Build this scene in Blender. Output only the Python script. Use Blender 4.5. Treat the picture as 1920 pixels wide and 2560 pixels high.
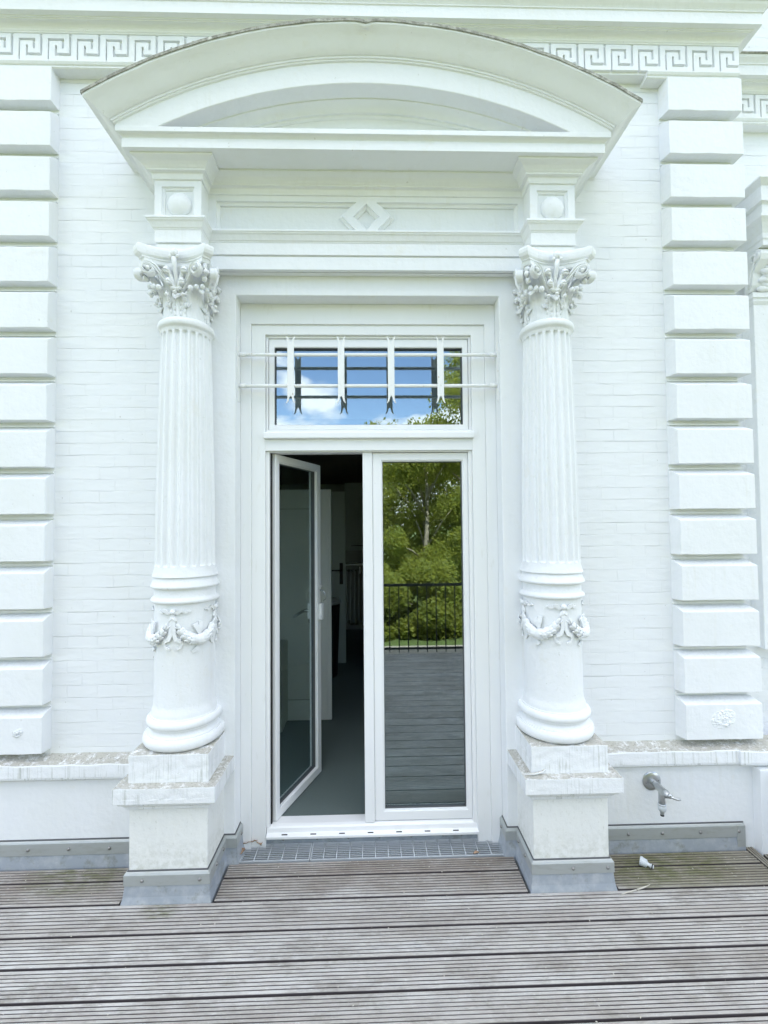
import bpy, bmesh, math, random
from mathutils import Vector, Matrix, noise
C = bpy.context.scene
COL = C.collection
R = math.radians
for o in list(bpy.data.objects): bpy.data.objects.remove(o)

# ---------------------------------------------------------------- camera
cam = bpy.data.cameras.new('camera'); co = bpy.data.objects.new('camera', cam); COL.objects.link(co)
cr = Vector((0.99963759, -0.02548783, -0.00866419)); cu = Vector((0.0078858, -0.03048319, 0.99950417)); cf = Vector((0.0257393, 0.99921026, 0.03027115))
co.matrix_world = Matrix(((cr.x, cu.x, -cf.x, 0.0143), (cr.y, cu.y, -cf.y, -2.4659), (cr.z, cu.z, -cf.z, 1.7748), (0, 0, 0, 1)))
cam.sensor_fit = 'VERTICAL'; cam.sensor_height = 36; cam.lens = 15.817; cam.clip_start = .05; cam.clip_end = 2000
C.camera = co
# ---------------------------------------------------------------- light
SUN_EL, SUN_AZ = 56, 14            # sun stands high behind the house, the front lies in open shade
C.view_settings.view_transform = 'Standard'; C.view_settings.look = 'None'; C.view_settings.exposure = 1.67; C.view_settings.gamma = 1
w = bpy.data.worlds.new('World'); C.world = w; w.use_nodes = True
nt = w.node_tree; nt.nodes.clear(); N = nt.nodes.new; Lk = nt.links.new
out = N('ShaderNodeOutputWorld'); bg = N('ShaderNodeBackground'); sky = N('ShaderNodeTexSky')
sky.sky_type = 'NISHITA'; sky.sun_disc = False; sky.sun_elevation = R(SUN_EL); sky.sun_rotation = R(SUN_AZ); sky.air_density = 1.0; sky.dust_density = .25; sky.ozone_density = 1.6
tc = N('ShaderNodeTexCoord'); mp = N('ShaderNodeMapping'); mp.inputs['Location'].default_value = (9.9, 7.2, 1.3); mp.inputs['Scale'].default_value = (1, 1, 1.9)
nz = N('ShaderNodeTexNoise'); nz.inputs['Scale'].default_value = 4.6; nz.inputs['Detail'].default_value = 9; nz.inputs['Roughness'].default_value = .52
rp = N('ShaderNodeValToRGB'); rp.color_ramp.elements[0].position = .50; rp.color_ramp.elements[1].position = .58
mx = N('ShaderNodeMixRGB'); mx.inputs[2].default_value = (7.2, 7.2, 7.3, 1)
Lk(tc.outputs['Generated'], mp.inputs[0]); Lk(mp.outputs[0], nz.inputs['Vector']); sx = N('ShaderNodeSeparateXYZ'); Lk(tc.outputs['Generated'], sx.inputs[0]); br_ = N('ShaderNodeValToRGB'); e_ = br_.color_ramp.elements
e_[0].position = 0; e_[0].color = (.59,) * 3 + (1,); e_[1].position = .235; e_[1].color = (.575,) * 3 + (1,)
for p_, v_ in ((.315, .44), (.46, .42), (.68, .56), (1., .60)): q_ = e_.new(p_); q_.color = (v_,) * 3 + (1,)
ad = N('ShaderNodeMath'); ad.operation = 'ADD'; sb = N('ShaderNodeMath'); sb.operation = 'SUBTRACT'; sb.inputs[1].default_value = .5
Lk(sx.outputs[2], br_.inputs[0]); Lk(nz.outputs[0], ad.inputs[0]); Lk(br_.outputs[0], ad.inputs[1]); Lk(ad.outputs[0], sb.inputs[0]); Lk(sb.outputs[0], rp.inputs[0]); Lk(rp.outputs[0], mx.inputs[0]); Lk(sky.outputs[0], mx.inputs[1])
Lk(mx.outputs[0], bg.inputs[0]); bg.inputs[1].default_value = .15; Lk(bg.outputs[0], out.inputs[0])
sl = bpy.data.lights.new('sun', 'SUN'); so = bpy.data.objects.new('sun', sl); COL.objects.link(so)
sl.energy = 5; sl.angle = R(.5); sl.color = (1, .95, .86)
so.rotation_euler = (-R(90 - SUN_EL), 0, -R(SUN_AZ))

# ---------------------------------------------------------------- materials
class M:
    def __init__(s, name, col=(.8, .8, .8), rough=.6, metal=0., spec=.4):
        s.m = bpy.data.materials.new(name); s.m.use_nodes = True; s.t = s.m.node_tree; s.b = s.t.nodes['Principled BSDF']
        s.b.inputs['Base Color'].default_value = (*col, 1); s.b.inputs['Roughness'].default_value = rough; s.b.inputs['Metallic'].default_value = metal
        s.b.inputs['Specular IOR Level'].default_value = spec; s.col = None; s.base = col; s.h = None; s.m.diffuse_color = (*col, 1)
    def n(s, k, **kw):
        q = s.t.nodes.new(k)
        for a, v in kw.items():
            if a in q.inputs: q.inputs[a].default_value = v
            else: setattr(q, a, v)
        return q
    def l(s, a, b): s.t.links.new(a, b)
    def coord(s, scale=(1, 1, 1), loc=(0, 0, 0), rot=(0, 0, 0)):
        t = s.n('ShaderNodeTexCoord'); m = s.n('ShaderNodeMapping'); m.inputs['Scale'].default_value = scale; m.inputs['Location'].default_value = loc; m.inputs['Rotation'].default_value = rot
        s.l(t.outputs['Object'], m.inputs[0]); return m.outputs[0]
    def noise(s, sc, det=4, rough=.5, scale=(1, 1, 1), loc=(0, 0, 0), dist=0):
        q = s.n('ShaderNodeTexNoise', Scale=sc, Detail=det, Roughness=rough, Distortion=dist); s.l(s.coord(scale, loc), q.inputs['Vector']); return q.outputs[0]
    def ramp(s, v, a, b, inv=False):
        q = s.n('ShaderNodeMapRange'); q.inputs[1].default_value = a; q.inputs[2].default_value = b
        if inv: q.inputs[3].default_value = 1; q.inputs[4].default_value = 0
        s.l(v, q.inputs[0]); return q.outputs[0]
    def math(s, op, a, b=0.5):
        q = s.n('ShaderNodeMath', operation=op)
        for i, v in enumerate((a, b)):
            if isinstance(v, (int, float)): q.inputs[i].default_value = v
            else: s.l(v, q.inputs[i])
        return q.outputs[0]
    def mix(s, fac, col, amt=1.):
        q = s.n('ShaderNodeMixRGB')
        if s.col is None: q.inputs[1].default_value = (*s.base, 1)
        else: s.l(s.col, q.inputs[1])
        q.inputs[2].default_value = (*col, 1)
        f = s.math('MULTIPLY', fac, amt) if not isinstance(fac, float) else None
        s.l(f, q.inputs[0]); s.col = q.outputs[0]; s.l(s.col, s.b.inputs['Base Color']); return s
    def bump(s, v, dist=.002, st=1.):
        q = s.n('ShaderNodeBump', Strength=st, Distance=dist); s.l(v, q.inputs['Height'])
        if s.h: s.l(s.h, q.inputs['Normal'])
        s.h = q.outputs[0]; s.l(s.h, s.b.inputs['Normal']); return s
    def nz(s):
        g = s.n('ShaderNodeNewGeometry'); x = s.n('ShaderNodeSeparateXYZ'); s.l(g.outputs['Normal'], x.inputs[0]); return x.outputs[2]
    def pos(s, k):
        t = s.n('ShaderNodeTexCoord'); x = s.n('ShaderNodeSeparateXYZ'); s.l(t.outputs['Object'], x.inputs[0]); return x.outputs[k]

WHITE = (.805, .825, .84)
def base_paint(m, dirt=True):
    m.mix(m.ramp(m.noise(2.2, 5), .45, .75), (.74, .76, .745), .55)
    m.bump(m.noise(240, 3, .6), .0008, .55); m.bump(m.noise(28, 4, .5), .006, .5)
    m.mix(m.math('MULTIPLY', m.ramp(m.noise(1, 4, .6, scale=(28, 28, 1.6)), .52, .75), m.ramp(m.noise(2.5, 3), .45, .62)), (.70, .70, .63), .35)
    m.mix(m.ramp(m.noise(9, 6, .7, loc=(8, 2, 5)), .60, .74), (.74, .72, .64), .4)
    if dirt:
        up = m.ramp(m.nz(), .55, .95); sp = m.ramp(m.noise(70, 6, .7), .46, .60)
        m.mix(m.math('MULTIPLY', up, sp), (.50, .50, .46), .22)
    m.mix(m.ramp(m.noise(48, 2, .5, loc=(3, 1, 7)), .755, .775), (.50, .50, .46), .45)
    return m
paint = base_paint(M('white_masonry_paint', WHITE, .62)).m
_c = base_paint(M('white_stucco_carving_paint', WHITE, .62), False)
_c.mix(_c.ramp(_c.noise(60, 5, .6), .60, .78), (.60, .62, .56), .45); carving = _c.m
# pedestal caps: lichen on the upward faces, run-off streaks under the edge
_p = base_paint(M('weathered_cap_paint', WHITE, .66), False)
up = _p.ramp(_p.nz(), .5, .9)
_p.mix(_p.math('MULTIPLY', up, _p.ramp(_p.noise(26, 8, .78), .36, .50)), (.36, .34, .27), .78)
_p.mix(_p.math('MULTIPLY', up, _p.ramp(_p.noise(120, 4, .7), .55, .6)), (.17, .17, .14), .6)
st = _p.math('MULTIPLY', _p.ramp(_p.noise(1, 3, .6, scale=(90, 90, 3)), .52, .68), _p.ramp(_p.noise(7, 3), .42, .6))
_p.mix(_p.math('MULTIPLY', st, _p.ramp(_p.nz(), .5, .3)), (.38, .40, .35), .62)
_p.bump(_p.noise(90, 5, .7), .003, .5); cap_paint = _p.m
_d = base_paint(M('aged_dado_paint', (.79, .80, .77), .68), False)
_d.mix(_d.ramp(_d.noise(75, 5, .7, scale=(1, 1, .5)), .58, .70), (.50, .50, .44), .5)
_d.mix(_d.math('MULTIPLY', _d.ramp(_d.pos(2), .30, .13), _d.ramp(_d.noise(30, 5, .7), .42, .62)), (.45, .46, .38), .5); dado_paint = _d.m
# brick painted over
b = M('painted_brick', WHITE, .6)
ds = b.n('ShaderNodeVectorMath', operation='ADD'); nn = b.n('ShaderNodeTexNoise', Scale=5, Detail=3)
cc = b.coord(rot=(R(-90), 0, 0)); b.l(b.coord(), nn.inputs['Vector'])
sc = b.n('ShaderNodeVectorMath', operation='SCALE'); sc.inputs[3].default_value = .014; b.l(nn.outputs[1], sc.inputs[0]); b.l(cc, ds.inputs[0]); b.l(sc.outputs[0], ds.inputs[1])
def brk_tex(wd, ms):
    q = b.n('ShaderNodeTexBrick', offset=.5, **{'Scale': 1., 'Mortar Size': ms, 'Mortar Smooth': .5, 'Brick Width': wd, 'Row Height': .0662})
    q.inputs['Color1'].default_value = (1, 1, 1, 1); q.inputs['Color2'].default_value = (.55, .55, .55, 1); q.inputs['Mortar'].default_value = (0, 0, 0, 1); b.l(ds.outputs[0], q.inputs['Vector']); return q
rows_, bt = brk_tex(60., .0020), brk_tex(.165, .0020)
brk = b.ramp(b.noise(6, 4, .65, scale=(.7, 1, 3.2)), .46, .64)
b.bump(b.math('MULTIPLY', rows_.outputs[1], b.math('MULTIPLY', brk, -1.)), .0028, .48)
b.bump(b.math('MULTIPLY', bt.outputs[1], b.math('MULTIPLY', b.ramp(b.noise(7, 3, .6, loc=(7, 0, 1)), .48, .72), -1.)), .0020, .45)
b.bump(bt.outputs[0], .0018, .55)
b.bump(b.noise(200, 3, .6), .001, .45); b.bump(b.noise(22, 4, .5, scale=(.5, 1, 1.4)), .007, .5)
b.mix(b.math('MULTIPLY', rows_.outputs[1], brk), (.70, .71, .70), .12)
b.mix(b.ramp(b.noise(1.6, 5), .45, .75), (.76, .78, .765), .5)
b.mix(b.ramp(b.noise(40, 2, .5, loc=(9, 1, 7)), .74, .76), (.45, .45, .42), .6); brick = b.m
# zinc, aluminium
z = M('weathered_zinc', (.36, .40, .45), .5, .25)
z.mix(z.ramp(z.noise(16, 6, .65), .45, .68), (.52, .55, .57), .7); z.mix(z.ramp(z.noise(14, 7, .75, loc=(4, 0, 2)), .53, .66), (.24, .25, .21), .65); z.bump(z.noise(9, 3), .006, .5); zinc = z.m
a = M('matte_aluminium', (.43, .455, .45), .48, .35); a.mix(a.ramp(a.noise(40, 5, .7, scale=(.3, .3, 1)), .5, .75), (.33, .34, .30), .6); alu = a.m
steel = M('galvanised_steel', (.62, .66, .69), .42, .35).m
chrome = M('satin_chrome', (.50, .52, .53), .28, .9).m
screwm = M('screw_steel', (.28, .28, .27), .45, .6).m
p_ = M('white_plastic_frame', (.84, .85, .855), .3); p_.mix(p_.ramp(p_.noise(60, 3), .72, .76), (.6, .6, .57), .5); pvc = p_.m
w_ = M('white_timber_paint', (.82, .835, .835), .45); w_.bump(w_.noise(60, 4, .5, scale=(1, 1, .15)), .0015, .5); w_.mix(w_.ramp(w_.noise(18, 4, .6, scale=(1, 1, .3)), .62, .72), (.70, .70, .66), .4); timber = w_.m
iron = M('white_painted_iron', (.82, .83, .82), .4); iron.mix(iron.ramp(iron.noise(60, 3), .70, .74), (.45, .33, .22), .6); iron = iron.m
seal_shadow = M('grey_seal_and_shadow_line', (.10, .105, .11), .6).m  # glazing seals, also the painted shadow lines above the clamping strips
black = M('black_rubber', (.015, .015, .016), .6).m
dirty = M('dirty_lead_capping', (.40, .40, .35), .7); dirty.mix(dirty.ramp(dirty.noise(35, 6, .7), .42, .6), (.17, .17, .14), .85); dirty.mix(dirty.ramp(dirty.noise(14, 4, .7, loc=(2, 2, 2)), .58, .66), (.66, .67, .62), .8); dirty = dirty.m
# deck wood
d = M('weathered_ribbed_decking', (.49, .475, .44), .75, 0, .25)
d.mix(d.ramp(d.noise(1, 5, .6, scale=(2.2, 26, 1)), .40, .66), (.61, .61, .59), .75)
d.mix(d.ramp(d.noise(1, 6, .7, scale=(9, 90, 1), loc=(3, 0, 0)), .46, .68), (.31, .275, .26), .7)
d.mix(d.ramp(d.noise(3.2, 6, .7, scale=(.8, 1.6, 1), loc=(1, 4, 0)), .48, .64), (.27, .25, .225), .8)
d.mix(d.ramp(d.noise(1, 0, .5, scale=(.25, 7.2, 1), loc=(0, 2.3, 0)), .35, .62), (.34, .31, .28), .45)
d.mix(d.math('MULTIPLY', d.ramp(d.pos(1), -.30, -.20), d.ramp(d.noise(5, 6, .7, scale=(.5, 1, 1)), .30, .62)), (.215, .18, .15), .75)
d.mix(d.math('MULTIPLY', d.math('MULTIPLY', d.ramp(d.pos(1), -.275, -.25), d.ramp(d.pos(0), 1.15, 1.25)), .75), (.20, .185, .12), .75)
d.mix(d.ramp(d.noise(11, 7, .75, scale=(.7, 1.5, 1), loc=(6, 1, 0)), .53, .66), (.25, .235, .20), .6)
d.mix(d.ramp(d.noise(60, 5, .75, scale=(.6, 1, 1)), .58, .72), (.70, .71, .69), .5)
# moss patches near the tap and beside the left pedestal
for (mxx, myy, rr) in ((1.36, -.15, .22), (1.62, -.08, .34), (-1.5, -.06, .30), (-.99, -.30, .10)):
    gx = d.math('POWER', d.math('MULTIPLY', d.math('SUBTRACT', d.pos(0), mxx), 1 / rr), 2.); gy = d.math('POWER', d.math('MULTIPLY', d.math('SUBTRACT', d.pos(1), myy), 1.7 / rr), 2.)
    msk = d.ramp(d.math('ADD', gx, gy), 1.0, .1); d.mix(d.math('MULTIPLY', msk, d.ramp(d.noise(26, 6, .7, scale=(.5, 1, 1)), .36, .60)), (.125, .135, .055), .8)
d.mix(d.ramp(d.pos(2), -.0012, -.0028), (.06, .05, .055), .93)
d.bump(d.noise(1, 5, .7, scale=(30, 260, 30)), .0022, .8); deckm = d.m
chanm = M('dark_zinc_channel', (.03, .035, .042), .6).m  # near-black base colour for the channel floor under the gratings
soil = M('dark_underlay', (.05, .048, .045), .9).m
# glass
g = bpy.data.materials.new('window_glass'); g.use_nodes = True; t = g.node_tree; t.nodes.clear()
o_ = t.nodes.new('ShaderNodeOutputMaterial'); mi = t.nodes.new('ShaderNodeMixShader'); tr = t.nodes.new('ShaderNodeBsdfTransparent'); gl = t.nodes.new('ShaderNodeBsdfGlossy'); fr = t.nodes.new('ShaderNodeFresnel'); ma = t.nodes.new('ShaderNodeMath')
ma.operation = 'MULTIPLY_ADD'; ma.inputs[1].default_value = 1.9; ma.inputs[2].default_value = .02; ma.use_clamp = True
t.nodes.remove(fr); ge = t.nodes.new('ShaderNodeNewGeometry'); dp = t.nodes.new('ShaderNodeVectorMath'); dp.operation = 'DOT_PRODUCT'
t.links.new(ge.outputs['Normal'], dp.inputs[0]); t.links.new(ge.outputs['Incoming'], dp.inputs[1])
def mnode(op, a_, b_):
    q = t.nodes.new('ShaderNodeMath'); q.operation = op
    for i_, v_ in enumerate((a_, b_)):
        if v_ is None: continue
        if isinstance(v_, (int, float)): q.inputs[i_].default_value = v_
        else: t.links.new(v_, q.inputs[i_])
    return q.outputs[0]
pw = mnode('POWER', mnode('SUBTRACT', 1., mnode('ABSOLUTE', dp.outputs['Value'], None)), 5.)
ma.inputs[1].default_value = .55; ma.inputs[2].default_value = .20
gl.inputs['Roughness'].default_value = 0.0; tr.inputs[0].default_value = (.90, .95, .93, 1); gl.inputs[0].default_value = (.82, .93, 1, 1)
t.links.new(pw, ma.inputs[0]); t.links.new(ma.outputs[0], mi.inputs[0]); t.links.new(tr.outputs[0], mi.inputs[1]); t.links.new(gl.outputs[0], mi.inputs[2]); t.links.new(mi.outputs[0], o_.inputs[0]); glass = g

# ---------------------------------------------------------------- helpers
def BM(): return bmesh.new()
def box(bm, x0, x1, y0, y1, z0, z1):
    v = [bm.verts.new((x, y, z)) for z in (z0, z1) for y in (y0, y1) for x in (x0, x1)]
    for f in ((0, 2, 3, 1), (4, 5, 7, 6), (0, 1, 5, 4), (2, 6, 7, 3), (0, 4, 6, 2), (1, 3, 7, 5)): bm.faces.new([v[i] for i in f])
def loft(bm, rings, closed=True, caps=True, smooth=False):
    R_ = [[bm.verts.new(p) for p in r] for r in rings]; n = len(R_[0])
    for a, b2 in zip(R_, R_[1:]):
        for i in range(n if closed else n - 1):
            j = (i + 1) % n; f = bm.faces.new((a[i], a[j], b2[j], b2[i])); f.smooth = smooth
    if caps: bm.faces.new(R_[0][::-1]); bm.faces.new(R_[-1])
    return R_
def prism(bm, poly, axis, a, b2):
    """poly: 2-D points; axis 'x': (y,z), 'y': (x,z), 'z': (x,y)"""
    f = {'x': lambda p, q: (q, p[0], p[1]), 'y': lambda p, q: (p[0], q, p[1]), 'z': lambda p, q: (p[0], p[1], q)}[axis]
    loft(bm, [[f(p, a) for p in poly], [f(p, b2) for p in poly]])
def lathe(bm, prof, n=48, c=(0, 0), smooth=True, caps=True):
    loft(bm, [[(c[0] + r * math.cos(2 * math.pi * i / n), c[1] + r * math.sin(2 * math.pi * i / n), zz) for i in range(n)] for zz, r in prof], smooth=smooth, caps=caps)
def tube(bm, pts, rad, n=8, caps=True):
    pts = [Vector(p) for p in pts]; rings = []; prev = None
    for i, p in enumerate(pts):
        tn = (pts[min(i + 1, len(pts) - 1)] - pts[max(i - 1, 0)]).normalized()
        if prev is None:
            u = tn.orthogonal().normalized()
        else:
            u = (prev - tn * prev.dot(tn)).normalized()
        prev = u; v = tn.cross(u); r = rad[i] if isinstance(rad, (list, tuple)) else rad
        rings.append([p + u * (r * math.cos(2 * math.pi * k / n)) + v * (r * math.sin(2 * math.pi * k / n)) for k in range(n)])
    loft(bm, rings, smooth=True, caps=caps)
_ico = None
def blob(bm, c, a, b2, cc_, n=1, lump=0):
    """ellipsoid with semi-axis vectors a,b,cc_"""
    global _ico
    if _ico is None:
        t_ = bmesh.new(); bmesh.ops.create_icosphere(t_, subdivisions=2, radius=1); _ico = ([v.co.copy() for v in t_.verts], [[v.index for v in f.verts] for f in t_.faces]); t_.free()
    c, a, b2, cc_ = Vector(c), Vector(a), Vector(b2), Vector(cc_)
    vs = []
    for q in _ico[0]:
        k = 1 + lump * noise.noise(q * 2.3 + c * 40)
        vs.append(bm.verts.new(c + (a * q.x + b2 * q.y + cc_ * q.z) * k))
    for f in _ico[1]: bm.faces.new([vs[i] for i in f]).smooth = True
def offset_path(path, dd):
    n = len(path); res_ = []
    nr = []
    for a, b2 in zip(path, path[1:]):
        dx, dy = b2[0] - a[0], b2[1] - a[1]; l_ = math.hypot(dx, dy); nr.append((dy / l_, -dx / l_))
    for i in range(n):
        if i == 0: m_ = nr[0]; k = 1
        elif i == n - 1: m_ = nr[-1]; k = 1
        else:
            m_ = (nr[i - 1][0] + nr[i][0], nr[i - 1][1] + nr[i][1]); k = 2 / (m_[0] ** 2 + m_[1] ** 2)
        res_.append((path[i][0] + m_[0] * k * dd, path[i][1] + m_[1] * k * dd))
    return res_
def sweep(bm, path, prof, caps=True, smooth=False):
    """prof: (outward offset, z) run along a plan path, outward is on the right of the path"""
    cols = [[(p[0], p[1], zz) for p in offset_path(path, dd)] for dd, zz in prof]
    rings = [[cols[j][i] for j in range(len(prof))] for i in range(len(path))]
    loft(bm, rings, closed=False, caps=False, smooth=smooth)
    if caps:
        for i in (0, -1): bm.faces.new([bm.verts.new(p) for p in rings[i]])
def inset2(poly, k):
    """poly counter-clockwise, moved inward by k"""
    n = len(poly); r_ = []
    for i in range(n):
        a, b2, c_ = Vector(poly[i - 1]), Vector(poly[i]), Vector(poly[(i + 1) % n])
        d1, d2 = (b2 - a).normalized(), (c_ - b2).normalized(); n1, n2 = Vector((-d1.y, d1.x)), Vector((-d2.y, d2.x))
        m_ = n1 + n2; r_.append(tuple(b2 + m_ * (2 / m_.dot(m_)) * k / 1.0 * .5 * 2 / 2)) if False else r_.append(tuple(b2 + m_ * (k * 2 / m_.dot(m_))))
    return r_
def holed(bm, y0, outer, holes, steps):
    """front plate at y0 with sunk panels; steps: (inset, depth)"""
    es = []
    for poly in [outer] + holes:
        vs = [bm.verts.new((p[0], y0, p[1])) for p in poly]
        es += [bm.edges.new((vs[i], vs[(i + 1) % len(vs)])) for i in range(len(vs))]
    bmesh.ops.triangle_fill(bm, use_beauty=True, use_dissolve=False, edges=es, normal=(0, -1, 0))
    for h in holes:
        rings = [[(p[0], y0 + dd, p[1]) for p in inset2(h, k)] for k, dd in [(0, 0)] + steps]
        Rg = loft(bm, rings, caps=False); bm.faces.new(Rg[-1])
ROOT = {}
def rootloc(p):
    v = Vector((0, 0, 0))
    while p is not None: v = v + ROOT.get(p.name, Vector((0, 0, 0))); p = p.parent
    return v
def obj(name, bm, mat, parent=None, bev=0, merge=True, ang=35, label=None, seg=2):
    if merge: bmesh.ops.remove_doubles(bm, verts=bm.verts, dist=1e-5)
    bmesh.ops.recalc_face_normals(bm, faces=bm.faces)
    if parent is not None:
        o0 = rootloc(parent)
        if o0.length > 0: bmesh.ops.translate(bm, verts=bm.verts, vec=-o0)
    me = bpy.data.meshes.new(name); bm.to_mesh(me); bm.free(); me.materials.append(mat)
    o = bpy.data.objects.new(name, me); COL.objects.link(o); o.parent = parent
    if bev:
        m_ = o.modifiers.new('bevel', 'BEVEL'); m_.width = bev; m_.segments = seg; m_.limit_method = 'ANGLE'; m_.angle_limit = R(ang); m_.harden_normals = False
    if label: o['label'] = label
    return o
def thing(name, label, cat, loc=(0, 0, 0), group=None):
    o = bpy.data.objects.new(name, None); COL.objects.link(o); o.location = loc; o['label'] = label; o['category'] = cat
    o.empty_display_size = .2
    if group: o['group'] = group
    ROOT[o.name] = Vector(loc); return o
def tag(o, label, cat, group=None):
    o['label'] = label; o['category'] = cat
    if group: o['group'] = group
    return o
def struct(name, bm, mat, **k):
    o = obj(name, bm, mat, **k); o['kind'] = 'structure'; return o
def arc(n, a0, a1, c, r): return [(c[0] + r * math.cos(a0 + (a1 - a0) * i / n), c[1] + r * math.sin(a0 + (a1 - a0) * i / n)) for i in range(n + 1)]

# ================================================================ THE HOUSE
villa = thing('villa', 'white neoclassical villa with a columned garden door under a segmental pediment', 'villa')
XC, YC = .9747, -.0535
BX = 2.135          # corner of the main wall; right of it the wall steps back to y = RB
RB = .28
H = 6.6
# --- brick walls (with the door opening and the added opening left of it)
bm = BM()
prism(bm, [(-1.09, 3.10), (-1.09, -.3), (-2.26, -.3), (-2.26, 2.95), (-4.05, 2.95), (-4.05, -.3), (-5.5, -.3), (-5.5, H), (BX - .01, H), (BX - .01, -.3), (1.09, -.3), (1.09, 3.10)][::-1], 'y', .052, .40)
box(bm, -4.05, -2.26, .0521, .3999, -.3, .62)
obj('brick_wall', bm, brick, villa)
bm = BM(); box(bm, BX - .01, 6.5, RB + .052, RB + .4, -.3, H); box(bm, BX - .14, BX - .0101, .4001, RB + .4, -.3, H); obj('brick_wall', bm, brick, villa)
bm = BM(); box(bm, -5.5, -5.1, .4001, 7.4, -.3, H); box(bm, 6.1, 6.5, RB + .4001, 7.4, -.3, H); box(bm, -5.5, 6.5, 7.4001, 7.8, -.3, H); obj('side_wall', bm, paint, villa)
bm = BM(); box(bm, -5.7, 6.7, -.25, 8.0, H + .001, H + .25); obj('roof', bm, dirty, villa)
# --- plinth with moulded ledge
ledge = [(-.1, .44), (0, .44), (.006, .443), (.012, .450), (.026, .462), (.036, .466), (.036, .475), (.041, .477), (.041, .536), (.038, .541), (-.012, .548), (-.046, .560), (-.1, .560)]
for s in (-1, 1):
    xr = (-5.5, -1.0) if s < 0 else (1.0, 2.09)
    bm = BM(); box(bm, xr[0], xr[1], 0, .0515, -.3, .4405)
    pl = obj('plinth', bm, paint, villa)
    bm = BM(); path = [(-5.5, 0), (-1.0, 0)] if s < 0 else [(1.0, 0), (2.03, 0), (2.03, -.012), (2.9, -.012)]
    sweep(bm, path, ledge)
    # roughen the ledge a little
    bmesh.ops.remove_doubles(bm, verts=bm.verts, dist=1e-5)
    bmesh.ops.subdivide_edges(bm, edges=[e for e in bm.edges if abs(e.verts[0].co.x - e.verts[1].co.x) > .5], cuts=120)
    for v in bm.verts:
        k = noise.noise(Vector((v.co.x * 9, v.co.y * 30, v.co.z * 30)))
        if v.co.z > .53: v.co.z += k * .005; v.co.y += k * .004
    obj('ledge', bm, cap_paint, pl)
# pier beyond the right corner of the plinth
bm = BM(); box(bm, 2.09, 3.2, -.055, .3, -.3, .4405); box(bm, 2.142, 3.2, -.6, -.0551, -.3, .43); obj('plinth_pier', bm, paint, villa, bev=.003)
# --- quoins
Q0, QP = .568, .253
def quoin(s):
    if s < 0: x0, xo, yb, nm = -1.734, -2.205, .3, 'left'
    else: x0, xo, yb, nm = 1.704, 2.15, RB + .1, 'right'
    bm = BM()
    xa, xb = sorted((x0 + s * .001, xo - s * .03)); box(bm, xa, xb, .0500, yb - .02 if s > 0 else .3, .50, 4.33)
    for k in range(15):
        zz = .588 + QP * k + .220
        if k < 14: box(bm, xa, xb, .041, .0499, zz + .007, zz + .016)
    q = obj('quoin_pilaster', bm, paint, villa)
    for k in range(15):
        bm = BM(); zb = .588 + QP * k; zt = zb + .220; t_ = .030
        def ring(full):
            if full == .5: return [(x0, .07), (x0, .044), (x0 + s * .002, .029), (xo - s * .022, .029), (xo - s * .024, yb)]
            if full: return [(x0, .07), (x0, .044), (x0 + s * (.015 if s > 0 else .003), -.015), (xo, -.015), (xo, yb)]
            return [(x0, .07), (x0, .044), (x0 + s * .001, .043), (xo - s * .03, .043), (xo - s * .03, yb)]
        loft(bm, [[(px, py, zz) for px, py in ring(fl)] for zz, fl in ((zb, 1), (zt - t_, 1), (zt - .004, .5), (zt, 0))])
        bmesh.ops.recalc_face_normals(bm, faces=bm.faces)
        # hand-worked edges
        bmesh.ops.subdivide_edges(bm, edges=[e for e in bm.edges if abs(e.verts[0].co.x - e.verts[1].co.x) > .3], cuts=26)
        for v in bm.verts:
            if v.co.y < 0: v.co.z += .0024 * noise.noise(Vector((v.co.x * 14, zb * 7, v.co.z * 2))); v.co.y += .0018 * noise.noise(Vector((v.co.x * 9, v.co.z * 9, 3 + k)))
        obj('quoin_block', bm, paint, q, bev=.0028)
    return q
QL = quoin(-1); QR = quoin(1)
# flaked plaster patches on the lowest quoin blocks
for (px, pz, rx, rz) in ((1.93, .70, .075, .055), (-1.86, .70, .03, .022)):
    bm = BM(); n_ = 26
    vs = [[None] * (n_ + 1) for _ in range(n_ + 1)]
    for i in range(n_ + 1):
        for j in range(n_ + 1):
            u, v = i / n_ * 2 - 1, j / n_ * 2 - 1; e = max(0, 1 - (u * u + v * v) ** .5); k = noise.fractal(Vector((px + u * 2.6, v * 2.2, 5)), .6, 2., 4)
            hgt = e ** .5 * (.002 + .022 * abs(k)) if e > 0 else -.003
            vs[i][j] = bm.verts.new((px + u * rx, -.0145 - hgt, pz + v * rz + .01 * u))
    for i in range(n_):
        for j in range(n_): bm.faces.new((vs[i][j], vs[i + 1][j], vs[i + 1][j + 1], vs[i][j + 1]))
    obj('plaster_patch', bm, paint, villa)
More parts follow.
